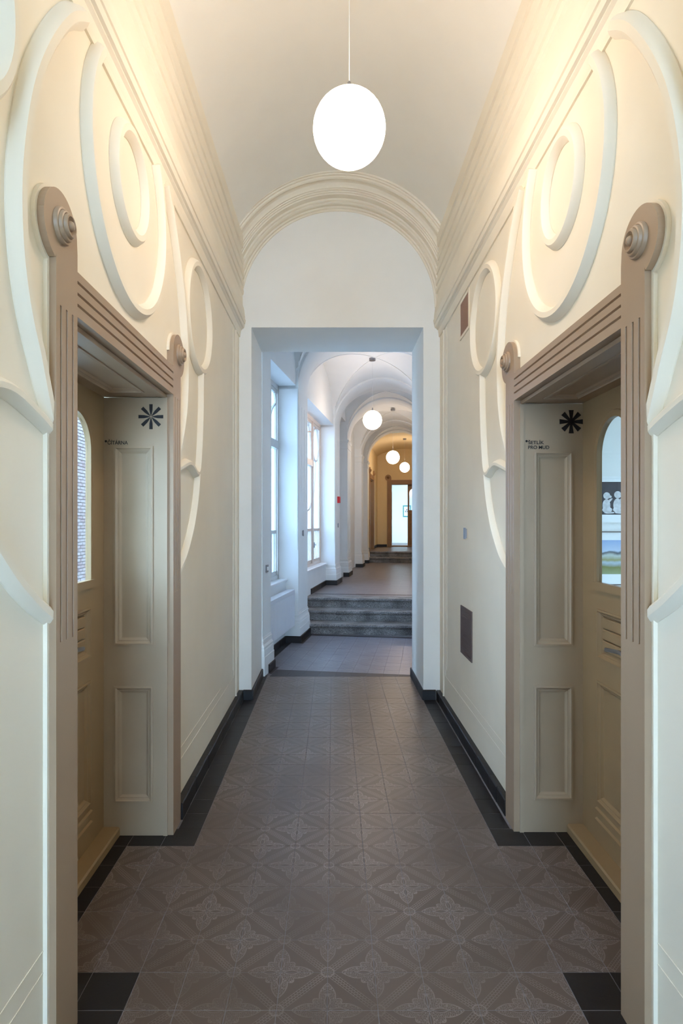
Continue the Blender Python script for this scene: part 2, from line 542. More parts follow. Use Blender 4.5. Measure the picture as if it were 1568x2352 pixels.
# cross wall with the tall opening
cw = MB()
cw.box(ident, (-1.9, JL), (YE0, YE1), (-.05, 5.0))
cw.box(ident, (JR, 2.2), (YE0, YE1), (-.05, 5.0))
cw.box(ident, (JL, JR), (YE0, YE1), (HEAD, 5.0))
wall_end = cw.build('wall_end', 'white')
struct(wall_end, 'white cross wall with a tall square opening under the arch', 'wall')
AX, AZ = 0.05, 3.645
arch_pr = [(5.16, 1.09), (5.16, 1.060), (5.176, 1.060), (5.176, 1.046), (5.192, 1.046), (5.192, 1.030), (5.204, 1.024), (5.212, 1.026), (5.222, 1.034), (5.240, 1.034),
           (5.262, 1.026), (5.278, 1.008), (5.282, .992), (5.298, .992), (5.298, .982), (5.314, .982), (5.314, .970), (5.330, .970), (5.330, .958), (5.40, .962), (5.40, .946),
           (5.412, .940), (5.420, .946), (5.420, .930), (5.434, .924), (5.440, .932), (5.476, .930), (5.476, .914), (5.50, .914), (5.50, .898), (5.53, .895), (5.53, 1.09)]
ar = MB()
ar.loft([[(AX + r * cos(a), y, AZ + r * sin(a)) for y, r in arch_pr] for a in [pi * k / 72 for k in range(73)]])
o = ar.build('arch_moulding', 'wall', wall_end, smooth=25)
o['label'] = 'stepped plaster moulding of the round arch'

# vault of the near corridor
R_V, Z_V = 1.062, 3.655
vb = MB()
a0 = math.acos(0.97 / R_V)
vb.loft([[(X0 + R_V * cos(a), y, Z_V + R_V * sin(a)) for a in [a0 + (pi - 2 * a0) * k / 40 for k in range(41)]] for y in (BACK, YE0 + .05)], closed=False)
ceil1 = vb.build('ceiling', 'ceil', smooth=True)
struct(ceil1, 'pale barrel vault over the near corridor', 'ceiling')

# wall behind the camera with its tall window opening
bw = MB()
bw.box(ident, (-1.4, -.78), (BACK - .3, BACK), (-.05, 5)); bw.box(ident, (.90, 1.5), (BACK - .3, BACK), (-.05, 5))
bw.box(ident, (-.78, .90), (BACK - .3, BACK), (-.05, .5)); bw.box(ident, (-.78, .90), (BACK - .3, BACK), (3.6, 5))
struct(bw.build('wall_back', 'white'), 'white wall with a tall window behind the viewer', 'wall')

# ------------------------------------------------------------------ near floor
TX, TY = 0.1713, 0.1693
GX0 = -0.704                      # left edge of the patterned field
ROW = lambda n: 3.01 + (14 - n) * TY
G = 0.0009                        # half a joint
fb = MB()
fb.box(ident, (-1.32, 1.44), (BACK, 6.34), (-.06, -.0012))
floor = fb.build('floor', 'grout')
struct(floor, 'grey-brown embossed tile floor with black border in the near corridor', 'floor')

def tile_mesh(name, mat, sx, sy, flip=False):
    me = bpy.data.meshes.new(name)
    x, y, zb, zt, c = sx / 2 - G, sy / 2 - G, -.018, 0.0, .0012
    vs = [(-x, -y, zb), (x, -y, zb), (x, y, zb), (-x, y, zb),
          (-x, -y, zt - c), (x, -y, zt - c), (x, y, zt - c), (-x, y, zt - c),
          (-x + c, -y + c, zt), (x - c, -y + c, zt), (x - c, y - c, zt), (-x + c, y - c, zt)]
    fs = [(8, 9, 10, 11)] + [(4 + i, 4 + (i + 1) % 4, 8 + (i + 1) % 4, 8 + i) for i in range(4)] + [(i, (i + 1) % 4, 4 + (i + 1) % 4, 4 + i) for i in range(4)]
    me.from_pydata(vs, [], fs)
    ul = me.uv_layers.new(name='UVMap')
    for p in me.polygons:
        for li in p.loop_indices:
            co = me.vertices[me.loops[li].vertex_index].co
            u, v = co.x / sx + .5, co.y / sy + .5
            if flip:
                u = 1 - u
            ul.data[li].uv = (u, v)
    me.materials.append(M[mat])
    return me

def put(name, me, loc, parent, rz=0.0):
    o = bpy.data.objects.new(name, me)
    COL.objects.link(o)
    place(o, loc, parent)
    o.rotation_euler = (0, 0, rz)
    return o

tA = tile_mesh('floor_tile', 'tile', TX, TY)
tB = tile_mesh('floor_tile_turned', 'tile', TX, TY, True)
tD = tile_mesh('border_tile', 'dark_tile', TX, TY)
jit = lambda: random.uniform(-.0006, .0002)
for n in range(-6, 22):
    y = ROW(n) - TY / 2           # tile between row lines n and n+1
    if y > 6.34 or y < 1.6:
        continue
    for i in range(-2, 11):
        inside = 0 <= i < 9
        recess = 14 <= n < 19
        if inside or recess:
            # node (i, n): flower when i + n is even; lower-left node of this tile is (i, n + 1)
            me = tA if (i + n + 1) % 2 == 0 else tB
            put('floor_tile', me, (GX0 + (i + .5) * TX, y, jit()), floor)
# last partial row before the angled strip
# black border tiles along both walls
def dark_tile(x0, x1, y0, y1, mat='dark_tile', parent=None):
    me = tile_mesh('border_tile', mat, x1 - x0, y1 - y0)
    return put('border_tile', me, ((x0 + x1) / 2, (y0 + y1) / 2, jit()), parent or floor)
XR0 = GX0 + 9 * TX
tb_l, tb_r = tile_mesh('border_tile', 'dark_tile', .125, TY), tile_mesh('border_tile', 'dark_tile', .115, TY)
for n in range(-6, 13):
    y = ROW(n) - TY / 2
    if y > 6.34: continue
    if y > 5.5:
        dark_tile(GX0 - .045, GX0, y - TY / 2, y + TY / 2); dark_tile(XR0, XR0 + .012, y - TY / 2, y + TY / 2)
    else:
        put('border_tile', tb_l, (GX0 - .0625, y, jit()), floor); put('border_tile', tb_r, (XR0 + .0575, y, jit()), floor)
for sgn in (-1, 1):
    e = GX0 if sgn < 0 else XR0
    for k in range(3):           # strip along the far jamb and the near jamb
        a, b = e + sgn * k * TX, e + sgn * (k + 1) * TX
        if k == 2: b = e + sgn * (2 * TX + .075)
        dark_tile(min(a, b), max(a, b), ROW(14), ROW(13))
        dark_tile(min(a, b), max(a, b), ROW(20), ROW(19))
        dark_tile(min(a, b), max(a, b), ROW(21), ROW(20))
    for n in range(14, 19):      # strip along the threshold
        a, b = e + sgn * 2 * TX, e + sgn * (2 * TX + .075)
        dark_tile(min(a, b), max(a, b), ROW(n + 1), ROW(n))
dark_tile(GX0 - .125, GX0, 1.55, ROW(21)); dark_tile(XR0, XR0 + .115, 1.55, ROW(21))

# skirting tiles
def skirting(name, label, runs, parent_m, z0=0.0, h=.092, step=.1705):
    """runs: (mapping, u0, u1, d_front, d_back) rows of black tiles standing against a wall"""
    root = None
    first = runs[0]
    root = empty(name, first[0](first[1], first[3], z0))
    for mp, u0, u1, d0, d1 in runs:
        n = max(1, round(abs(u1 - u0) / step))
        for k in range(n):
            a, b = u0 + (u1 - u0) * k / n, u0 + (u1 - u0) * (k + 1) / n
            a, b = min(a, b) + .0008, max(a, b) - .0008
            dd = random.uniform(-.0015, .0015)
            mb = MB()
            pts = [(d0 + dd, z0), (d0 + dd, z0 + h - .006), (d0 + dd + .005, z0 + h), (d1, z0 + h), (d1, z0)]
            mb.prism([mp(a, d, z) for d, z in pts], [mp(b, d, z) for d, z in pts])
            mb.build('skirting_tile', 'dark_tile', root)
    struct(root, label, 'baseboard')
    return root
endm = lambda u, d, z: (u, YE0 + d, z)
jl = lambda u, d, z: (JL - d, u, z)
jr = lambda u, d, z: (JR + d, u, z)
skirting('baseboard_left', 'row of black skirting tiles along the left corridor wall',
         [(LM, Y_C + DY + .16, 5.50, -.008, WALL_D), (endm, X0 - HW + .006, JL + .012, -.018, 0), (jl, 5.50, YE1, -.018, 0)], None)
skirting('baseboard_right', 'row of black skirting tiles along the right corridor wall',
         [(RW, Y_C + DY + .20, 5.50, -.002, WALL_D), (endm, JR - .012, X0 + HW - .006, -.018, 0), (jr, 5.50, YE1 + .06, -.012, 0)], None)

# ------------------------------------------------------------------ panelled boards
def board(mb, m, u, v, depth, thick, holes):
    """flat board in (u, v) with rectangular holes; depth towards the wall is positive"""
    us = sorted({u[0], u[1]} | {h[0] for h in holes} | {h[1] for h in holes})
    vs = sorted({v[0], v[1]} | {h[2] for h in holes} | {h[3] for h in holes})
    for i in range(len(us) - 1):
        for j in range(len(vs) - 1):
            cu, cv = (us[i] + us[i + 1]) / 2, (vs[j] + vs[j + 1]) / 2
            if any(h[0] < cu < h[1] and h[2] < cv < h[3] for h in holes):
                continue
            mb.box(m, (us[i], us[i + 1]), (depth, depth + thick), (vs[j], vs[j + 1]))
    return mb

def panel(m, h, depth, rec, mat, parent, name='panel'):
    """a sunk panel with a stepped moulding in a hole h = (u0, u1, v0, v1)"""
    u0, u1, v0, v1 = h
    rings = []
    for ins, dd in ((-.006, .0), (-.006, -.005), (.004, -.006), (.008, .000), (.016, rec * .35), (.020, rec * .35), (.030, rec * .9), (.034, rec)):
        rings.append([m(a, depth + dd, b) for a, b in ((u0 + ins, v0 + ins), (u1 - ins, v0 + ins), (u1 - ins, v1 - ins), (u0 + ins, v1 - ins))])
    mb = MB()
    mb.loft(rings, caps=False)
    n = len(mb.v)
    mb.f.append((n - 4, n - 3, n - 2, n - 1))
    return mb.build(name, mat, parent)

def glazed_leaf(root, m, ua, ub, z0, z1, g0, g1, depth, mat, handle=None):
    """one leaf: arched pane above, slatted panel, sunk panel and two strips at the foot"""
    rad = (g1 - g0) / 2
    zc, zb = 1.955, 1.311
    zlo = z0
    holes = [(g0, g1, zlo + .205, zlo + .81), (g0, g1, zlo + .935, zlo + 1.172)]
    th = .022
    mb = board(MB(), m, (ua, ub), (z0, zlo + zb), depth, th, holes)
    mb.box(m, (ua, g0), (depth, depth + th), (zlo + zb, z1)); mb.box(m, (g1, ub), (depth, depth + th), (zlo + zb, z1))
    arc = [(g0 + rad - rad * cos(pi * k / 24), zlo + zc + rad * sin(pi * k / 24)) for k in range(25)]
    for k in range(24):
        (a, za), (b, zb2) = arc[k], arc[k + 1]
        mb.prism([m(a, depth, za), m(b, depth, zb2), m(b, depth, z1), m(a, depth, z1)],
                 [m(a, depth + th, za), m(b, depth + th, zb2), m(b, depth + th, z1), m(a, depth + th, z1)])
    leaf = mb.build('door_leaf', mat, root)
    path = [(g0, zlo + zb)] + arc + [(g1, zlo + zb)]
    MB().rib(m, path, [(-.001, -.008), (-.001, .006), (.012, .006), (.020, .006), (.030, .004), (.034, -.002)], depth).build('glazing_bead', mat, leaf, smooth=40)
    MB().box(m, (g0 - .03, g1 + .03), (depth - .016, depth + .01), (zlo + zb - .035, zlo + zb + .004)).build('glazing_sill', mat, leaf)
    out = [(g0, zlo + zb)] + arc + [(g1, zlo + zb)]
    MB().prism([m(a, depth + .010, z) for a, z in out], [m(a, depth + .014, z) for a, z in out]).build('glass_pane', 'glass', leaf)
    panel(m, holes[0], depth, .016, mat, leaf)
    pn = panel(m, holes[1], depth, .022, mat, leaf)
    for k in range(3):
        a = zlo + .972 + k * .0565
        b = MB()
        pts = [(depth + .024, a), (depth + .012, a + .002), (depth + .008, a + .006), (depth + .008, a + .048), (depth + .012, a + .053), (depth + .024, a + .055)]
        b.prism([m(g0 + .034, d, z) for d, z in pts], [m(g1 - .034, d, z) for d, z in pts])
        b.build('slat', mat, leaf)
    for z in (.095, .148):
        pts = [(depth + .002, zlo + z), (depth - .010, zlo + z + .004), (depth - .010, zlo + z + .018), (depth + .002, zlo + z + .026)]
        MB().prism([m(g0 - .01, d, zz) for d, zz in pts], [m(g1 + .01, d, zz) for d, zz in pts]).build('foot_strip', mat, leaf)
    if handle:
        hu, tip = handle
        h = MB()
        h.box(m, (hu - .018, hu + .018), (depth - .008, depth + .002), (zlo + .93, zlo + 1.10))
        h.lathe(lambda a, b, c: m(hu + a, depth - c, zlo + 1.02 + b), [(.011, 0), (.011, .045), (.008, .05)], 12)
        sgn = 1 if tip > hu else -1
        pts = [(hu - sgn * .01, 1.02), (hu + sgn * .05, 1.026), (hu + sgn * .10, 1.022), (tip, 1.012)]
        h.rib(lambda u, d, z: m(u, d, zlo + z), catmull(pts, 5), [(-.009, .040), (-.009, .050), (0, .054), (.009, .050), (.009, .040), (0, .036)], depth)
        o = h.build('door_handle', 'metal', leaf, smooth=50)
    return leaf

def rosette(m, u, z, r, mat, parent):
    pr = [(r * 1.0, -.004), (r * 1.0, .008), (r * .95, .012), (r * .86, .013), (r * .84, .011), (r * .82, .018), (r * .78, .022), (r * .68, .023), (r * .66, .020),
          (r * .64, .028), (r * .58, .033), (r * .50, .033), (r * .44, .026), (r * .34, .022), (r * .30, .022), (r * .28, .030), (r * .20, .037), (r * .08, .040), (r * .01, .0405)]
    MB().lathe(lambda a, b, h: m(u + a, -h, z + b), pr, 32).build('rosette', mat, parent, smooth=35)

def portal(name, label, m, z0, uc, mat='casing', leaf_mat='leaf', leaves=(True, True), depth=.365, handle=True, rear=True):
    """door with grooved casing, two scrolls with rosettes, panelled lining, threshold and arched glazed leaves"""
    root = empty(name, m(uc, 0, z0))
    struct(root, label, 'door')
    mm = lambda u, d, z: m(u, d, z + z0)
    wd = .15
    for q in (-1, 1):
        U = lambda a: uc + q * a
        mb = MB()
        # plain foot
        mb.box(mm, (U(DY), U(DY + wd)), (0, .05), (0, 1.274))
        # grooved shaft
        g = [(DY, 0)]
        for a in (.029, .072, .112):
            g += [(DY + a, 0), (DY + a + .002, .009), (DY + a + .009, .009), (DY + a + .012, 0)]
        g += [(DY + wd, 0), (DY + wd, .05), (DY, .05)]
        mb.prism([mm(U(a), d, 1.274) for a, d in g], [mm(U(a), d, 2.312) for a, d in g])
        # head curling outwards
        cx, cz, r = DY + .11 + .005, 2.552, .112
        out = [(DY, 2.312), (DY + wd, 2.312)]
        out += [(DY + wd, 2.46)]
        a0 = math.degrees(math.atan2(2.46 - cz, DY + wd - cx))
        out += [(cx + r * cos(radians(a)), cz + r * sin(radians(a))) for a in [a0 + (180 - a0) * k / 30 for k in range(31)]]
        out += [(DY, cz - .03), (DY, 2.466)]
        mb.prism([mm(U(a), 0, z) for a, z in out], [mm(U(a), .05, z) for a, z in out])
        c = mb.build('casing', mat, root)
        rosette(mm, U(cx), cz + .006, .056, mat, c)
    # lintel with three grooves
    g = [(2.318, 0)]
    for a in (2.352, 2.389, 2.427):
        g += [(a, 0), (a + .002, .009), (a + .007, .009), (a + .010, 0)]
    g += [(2.466, 0), (2.466, .05), (2.318, .05)]
    MB().prism([mm(uc - DY, d, z) for z, d in g], [mm(uc + DY, d, z) for z, d in g]).build('lintel', mat, root)
    # lining of the reveal
    for q in (-1, 1):
        rm = lambda a, d, z, q=q: mm(uc + q * (DY + d), a, z)      # a runs into the wall, d away from the opening
        holes = [(.112, .305, 1.006, 2.039), (.112, .305, .179, .779)]
        mb = board(MB(), rm, (.0505, depth + .02), (0, 2.300), -.005, .022, holes)
        mb.box(rm, (.03, .0505), (-.010, .004), (0, 2.300))
        ln = mb.build('reveal_lining', 'lining' if mat != 'oak' else mat, root)
        for h in holes:
            panel(rm, h, -.005, .012, 'lining' if mat != 'oak' else mat, ln)
    sm = lambda u, a, d: mm(u, a, 2.304 + d)
    sof = MB()
    smm = lambda u, d, v: mm(u, v, 2.304 + d)
    hole = [(uc - DY + .13, uc + DY - .13, .12, .29)]
    board(sof, smm, (uc - DY, uc + DY), (.0505, depth + .02), 0, .02, hole)
    sof.box(smm, (uc - DY, uc + DY), (-.006, .012), (.036, .0505))
    so = sof.build('soffit', mat, root)
    panel(smm, hole[0], 0, .012, mat, so)
    # threshold
    pts = [(.280, 0), (.280, .036), (.286, .045), (.46, .045), (.46, 0)]
    MB().prism([mm(uc - DY, d, z) for d, z in pts], [mm(uc + DY, d, z) for d, z in pts]).build('threshold', leaf_mat, root)
    # leaves
    for q in (-1, 1):
        if not leaves[0 if q < 0 else 1]:
            continue
        U = lambda a: uc + q * a
        ua, ub = sorted((U(.002), U(DY)))
        g0, g1 = sorted((U(.065), U(.405)))
        hd = (U(.034), U(.034 + .185)) if (handle and q > 0) else None
        glazed_leaf(root, mm, ua, ub, .046, 2.304, g0, g1, depth, leaf_mat, hd)
    MB().box(mm, (uc - .022, uc + .022), (depth - .012, depth), (.046, 2.304)).build('meeting_strip', leaf_mat, root) if all(leaves) else None
    return root

D1 = portal('door_1', 'greige double door recessed on the left beside the ČÍTÁRNA lettering', LM, 0, Y_C)
D2 = portal('door_2', 'greige double door recessed on the right showing framed prints through its pane', RM, 0, Y_C)

# ------------------------------------------------------------------ signs on the far reveals
def asterisk(name, cx, y, cz, r, w_out, w_in, r_in, parent, label):
    mb = MB()
    for k in range(8):
        a = k * pi / 4
        ex, ez, nx, nz = cos(a), sin(a), -sin(a), cos(a)
        mid = r * .55
        prof = [(r_in, w_in), (r * .3, w_out * .55 if w_in < .003 else w_in + (w_out - w_in) * .3), (mid, w_out * .92 if w_in < .003 else w_in + (w_out - w_in) * .55), (r, w_out)]
        pts = [(t, wd) for t, wd in prof] + [(t, -wd) for t, wd in reversed(prof)]
        P = [(cx + ex * t + nx * wd, cz + ez * t + nz * wd) for t, wd in pts]
        mb.prism([(x, y, z) for x, z in P], [(x, y + .0012, z) for x, z in P])
    o = mb.build(name, 'black', parent)
    o['label'] = label
    return o

def text(name, body, x, y, z, width, cap, parent, label):
    cu = bpy.data.curves.new(name, 'FONT')
    cu.body = body
    cu.size = 1.0
    cu.extrude = 0.02
    cu.offset = 0.012
    cu.space_line = 0.82
    cu.fill_mode = 'BOTH'
    tmp = bpy.data.objects.new('tmp_text', cu)
    COL.objects.link(tmp)
    dg = bpy.context.evaluated_depsgraph_get()
    me = bpy.data.meshes.new_from_object(tmp.evaluated_get(dg))
    bpy.data.objects.remove(tmp)
    bpy.data.curves.remove(cu)
    xs = [v.co.x for v in me.vertices]
    sx = width / (max(xs) - min(xs)); x_min = min(xs)
    sz = cap / 0.70
    for v in me.vertices:
        a, b, c = v.co
        v.co = ((a - x_min) * sx, -c * .02, b * sz)
    me.materials.clear(); me.materials.append(M['black'])
    me.name = name
    o = bpy.data.objects.new(name, me)
    COL.objects.link(o)
    place(o, (x, y, z), parent)
    o['label'] = label
    return o
YL, YR = Y_C + DY - .0066, Y_C + DY + .035 - .0066
kl, kr = YL / F, YR / F
pxl = lambda px, py: ((px - VX) * kl, CAMH - (py - VY) * kl)
pxr = lambda px, py: ((px - VX) * kr, CAMH - (py - VY) * kr)
x, z = pxl(346.5, 957)
asterisk('asterisk_sign', x, YL, z, .0655, .0088, .0006, .004, D1, 'large black eight-armed asterisk with pointed arms')
x, z = pxl(247, 1020.8)
text('lettering', 'ČÍTÁRNA', x, YL, z, .1065, .0190, D1, 'small black lettering reading ČÍTÁRNA')
x, z = pxl(243, 1013.5)
asterisk('asterisk_mark', x, YL, z, .0062, .0016, .0008, .0, D1, 'tiny black asterisk before the lettering')
x, z = pxr(1311.5, 968.5)
asterisk('asterisk_sign', x, YR, z, .0615, .0130, .0045, .0, D2, 'large black eight-armed asterisk with wedge arms')
x, z = pxr(1212.6, 1020.2)
text('lettering', 'ŠETLÍK', x, YR, z, .0842, .0178, D2, 'small black lettering reading ŠETLÍK')
x, z = pxr(1212.6, 1031.2)
text('lettering', 'PRO MUD', x, YR, z, .1115, .0178, D2, 'small black lettering reading PRO MUD')
x, z = pxr(1209, 1013.2)
asterisk('asterisk_mark', x, YR, z, .0062, .0016, .0008, .0, D2, 'tiny black asterisk before the lettering')

# ------------------------------------------------------------------ pendant lamps
def pendant(x, y, zc, r, z_top, label, mat='globe'):
    root = empty('pendant_lamp', (x, y, zc - r))
    tag(root, label, 'lamp', 'white globe pendants along the corridors')
    m = lambda a, b, h: (x + a, y + b, h)
    MB().lathe(m, [(r * sin(pi * (k + .02) / 24.04), zc - r * cos(pi * (k + .02) / 24.04)) for k in range(25)], 40 if y < 5 else 20).build('globe', mat, root, smooth=60)
    MB().lathe(m, [(.028, zc + r - .003), (.028, zc + r + .006), (.010, zc + r + .010), (.008, zc + r + .045), (.005, zc + r + .05)], 16).build('globe_cap', 'metal', root, smooth=35)
    MB().lathe(m, [(.0017, zc + r + .04), (.0017, z_top - .01)], 8).build('cord', 'sill', root)
    MB().lathe(m, [(.052, z_top - .04), (.055, z_top - .034), (.055, z_top + .004), (.02, z_top + .004)], 24).build('ceiling_canopy', 'metal', root, smooth=35)
    return root
pendant(.073, 2.623, 3.387, .160, 4.715, 'nearest and largest white globe lamp hanging under the near vault')

def at(px, py, y):
    return ((px - VX) * y / F, y, CAMH - (py - VY) * y / F)
x, y, z = at(855, 965, 10.0); pendant(x, y, z, .160, 4.425, 'white globe lamp above the first granite steps')
x, y, z = at(902, 1050.5, 14.3); pendant(x, y, z, .160, 4.40, 'white globe lamp over the upper corridor between two others')
x, y, z = at(929, 1073.5, 19.0); pendant(x, y, z, .160, 4.36, 'farthest white globe lamp in the ochre end bay')

# ------------------------------------------------------------------ farther corridor
C_S, R_S, Z_S = .145, .889, 3.50
UP, UP2 = .45, .77
T_END = 15.6
PIERS = [(-.14, .20, 0), (1.66, 2.30, 0), (4.97, 5.59, UP), (6.78, 7.36, UP), (9.67, 10.14, UP), (11.30, 11.72, UP)]
# inner wall with window recesses: pieces by (t0, t1, s_face, z0, z1)
wf = MB()
S_SH, S_WALL, S_NICHE, S_WIN, S_OUT = -.744, -.777, -.92, -1.05, -1.35
for t0, t1, zb in PIERS:
    wf.box(FM, (S_OUT - .0, S_SH), (t0, t1), (zb - .05, 4.1))
Z_SILL, Z_HEAD = .865, 3.54
for t0, t1 in ((.20, 1.66), (2.30, 4.97)):
    wf.box(FM, (S_OUT, S_NICHE), (t0, t1), (-.05, Z_SILL))
    wf.box(FM, (S_OUT, S_WALL), (t0, t1), (Z_HEAD, 4.6))
# side passage between the third and fourth piers
wf.box(FM, (-2.6, -2.45), (5.3, 7.0), (.4, 4.2))
wf.box(FM, (-2.6, S_OUT), (5.43, 5.59), (.4, 4.2)); wf.box(FM, (-2.6, S_OUT), (6.78, 6.94), (.4, 4.2))
wf.box(FM, (-2.6, S_WALL), (5.59, 6.78), (3.9, 4.6))
wf.box(FM, (S_OUT, -.93), (7.36, 9.67), (.4, 4.5)); wf.box(FM, (S_OUT, -.93), (10.14, 11.30), (.4, 4.5))
for a, b, c in ((-.14, .20, -.777), (1.66, 2.30, -.777), (4.97, 5.59, -.777)):
    wf.box(FM, (S_OUT, S_WALL), (a, b), (3.5, 4.6))
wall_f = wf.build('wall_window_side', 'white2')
struct(wall_f, 'white window wall with piers along the farther corridor', 'wall')
# last bay walls: plaster coloured to imitate ochre light
wo = MB()
DT0, DT1 = 13.2 - DY, 13.2 + DY
wo.box(FM, (-1.45, -.80), (11.72, DT0 - .02), (.4, 4.6)); wo.box(FM, (-1.45, -.80), (DT1 + .02, T_END + .3), (.4, 4.6)); wo.box(FM, (-1.45, -.80), (DT0 - .02, DT1 + .02), (UP2 + DOOR_H + .02, 4.6))
wo_o = wo.build('wall_left_end_bay', 'lamplit')
struct(wo_o, 'ochre left wall of the farthest bay with a narrow door', 'wall')
EC = .30                          # axis of the far door
we = MB()
we.box(FM, (-1.45, EC - DY - .02), (T_END, T_END + .42), (.4, 4.9)); we.box(FM, (EC + DY + .02, 1.6), (T_END, T_END + .42), (.4, 4.9))
we.box(FM, (EC - DY - .02, EC + DY + .02), (T_END, T_END + .42), (UP2 + DOOR_H + .02, 4.9))
struct(we.build('wall_far_end', 'lamplit'), 'ochre end wall with a scrolled doorway at the far end', 'wall')
wr = MB()
wr.box(FM, (1.034, 1.4), (-.3, 11.5), (-.05, 4.1)); wr.box(FM, (1.034, 1.4), (-.3, 11.5), (3.4, 4.6))
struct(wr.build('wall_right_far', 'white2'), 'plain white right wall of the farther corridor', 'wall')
struct(MB().box(FM, (1.25, 1.5), (11.5, T_END + .3), (.4, 4.9)).build('wall_right_end_bay', 'lamplit'), 'ochre right wall of the farthest bay', 'wall')

# pier bases, capitals, flutes
def rings_round(t0, t1, s_face, s_back, zb, levels):
    out = []
    for z, o in levels:
        out.append([FM(s, t, zb + z) for s, t in ((s_back, t0 - o), (s_face + o, t0 - o), (s_face + o, t1 + o), (s_back, t1 + o))])
    return out
BASE = [(0, .033), (.20, .033), (.204, .028), (.27, .028), (.285, .024), (.305, .024), (.33, .012), (.36, .007), (.365, .013), (.385, .013), (.388, .005), (.408, .005), (.41, -.002)]
CAPI = [(0, -.002), (.002, .012), (.02, .012), (.022, .006), (.13, .006), (.135, .014), (.15, .02), (.17, .03), (.19, .033), (.20, .033), (.201, -.002)]
for i, (t0, t1, zb) in enumerate(PIERS):
    MB().loft(rings_round(t0, t1, S_SH, -1.04 if i else -1.0, zb, BASE)).build('pier_base', 'white2', wall_f)
    if i >= 3:
        MB().loft(rings_round(t0, t1, S_SH, -1.0, 3.30, CAPI)).build('pier_capital', 'white2', wall_f)
    if i in (1, 2, 3, 4):
        # sunk lines on the pier face
        zt = 3.28
        z_lo = (1.95 if i < 3 else zb + .5)
        b = MB()
        for k in range(4 if i < 3 else 3):
            t = t0 + .05 + k * (t1 - t0 - .12) / 3 if i < 3 else t0 + .06 + k * .2
            b.box(FM, (S_SH - .004, S_SH + .004), (t, t + .012), (z_lo, zt))
        b.build('pier_flutes', 'white2', wall_f)
    if i in (3, 4):
        b = MB()
        for k in range(3):
            s = S_SH - .05 - k * .07
            b.box(FM, (s - .01, s), (t0 - .004, t0 + .004), (zb + .45, 3.28))
        b.build('pier_flutes', 'white2', wall_f)
for t in (1.66, 4.97):
    # quirk at the edge of the window reveal
    MB().box(FM, (S_WALL, S_SH - .008), (t - .010, t + .02), (1.27, 3.5)).build('reveal_quirk', 'white2', wall_f)

# transverse arches
def rib_arch(t0, t1, r0=R_S, r1=1.2):
    mb = MB()
    pr = [(t0, r1), (t0, r0 + .012), (t0 + .03, r0), (t1 - .03, r0), (t1, r0 + .012), (t1, r1)]
    mb.loft([[FM(C_S + r * cos(a), t, Z_S + r * sin(a)) for t, r in pr] for a in [pi * k / 48 for k in range(49)]])
    return mb
ceil2 = empty('ceiling_cross_vaults', FM(C_S, 3, 3.5))
struct(ceil2, 'white groin vaults with transverse arches over the farther corridor', 'ceiling')
for t0, t1, zb in PIERS[1:]:
    rib_arch(t0 + .03, t1 - .03).build('transverse_arch', 'white2', ceil2, smooth=30)
def groin(t0, t1, s0=-.95, s1=1.06, mat='white2', rise=.93):
    ns, nt_ = 56, 56
    tc, a = (t0 + t1) / 2, (t1 - t0) / 2 + .02
    vs = []
    for i in range(ns + 1):
        s = s0 + (s1 - s0) * i / ns
        z1 = Z_S + sqrt(max(0, .93 ** 2 - (s - C_S) ** 2))
        for j in range(nt_ + 1):
            t = t0 - .05 + (t1 - t0 + .1) * j / nt_
            z2 = Z_S + rise * sqrt(max(0, 1 - ((t - tc) / a) ** 2))
            vs.append(FM(s, t, max(z1, z2)))
    fs = [(i * (nt_ + 1) + j, (i + 1) * (nt_ + 1) + j, (i + 1) * (nt_ + 1) + j + 1, i * (nt_ + 1) + j + 1) for i in range(ns) for j in range(nt_)]
    MB().add(vs, fs).build('vault_bay', mat, ceil2, smooth=20)
    # raised groin mouldings running from the piers to the crown
    for q in (-1, 1):
        for e in (-1, 1):
            rings = []
            for k in range(25):
                f = k / 24
                s = C_S + q * .86 * (1 - f)
                z = Z_S + sqrt(max(0, .93 ** 2 - (s - C_S) ** 2))
                t = tc + e * a * sqrt(max(0, 1 - ((z - Z_S) / rise) ** 2))
                rings.append([FM(s, t - .016, z + .01), FM(s, t - .012, z - .007), FM(s, t + .012, z - .007), FM(s, t + .016, z + .01)])
            MB().loft(rings).build('groin_moulding', mat, ceil2, smooth=30)
groin(-.14, 1.66); groin(2.30, 4.97); groin(5.59, 6.78); groin(7.36, 9.67); groin(10.14, 11.30)
# plain vault of the last bay
lv = MB()
lv.loft([[FM(.2 + 1.25 * cos(a), t, 3.75 + .62 * sin(a)) for a in [pi * k / 30 for k in range(31)]] for t in (11.6, T_END + .05)], closed=False)
struct(lv.build('ceiling_end_bay', 'lamplit', smooth=True), 'ochre vault of the farthest bay', 'ceiling')

# floors, steps
fl = MB()
fl.box(FM, (-1.3, 1.3), (-.10, 2.6), (-.06, -.0012))
floor2 = fl.build('floor_landing', 'grout')
struct(floor2, 'embossed tile landing tinted for daylight between the opening and the granite steps', 'floor')
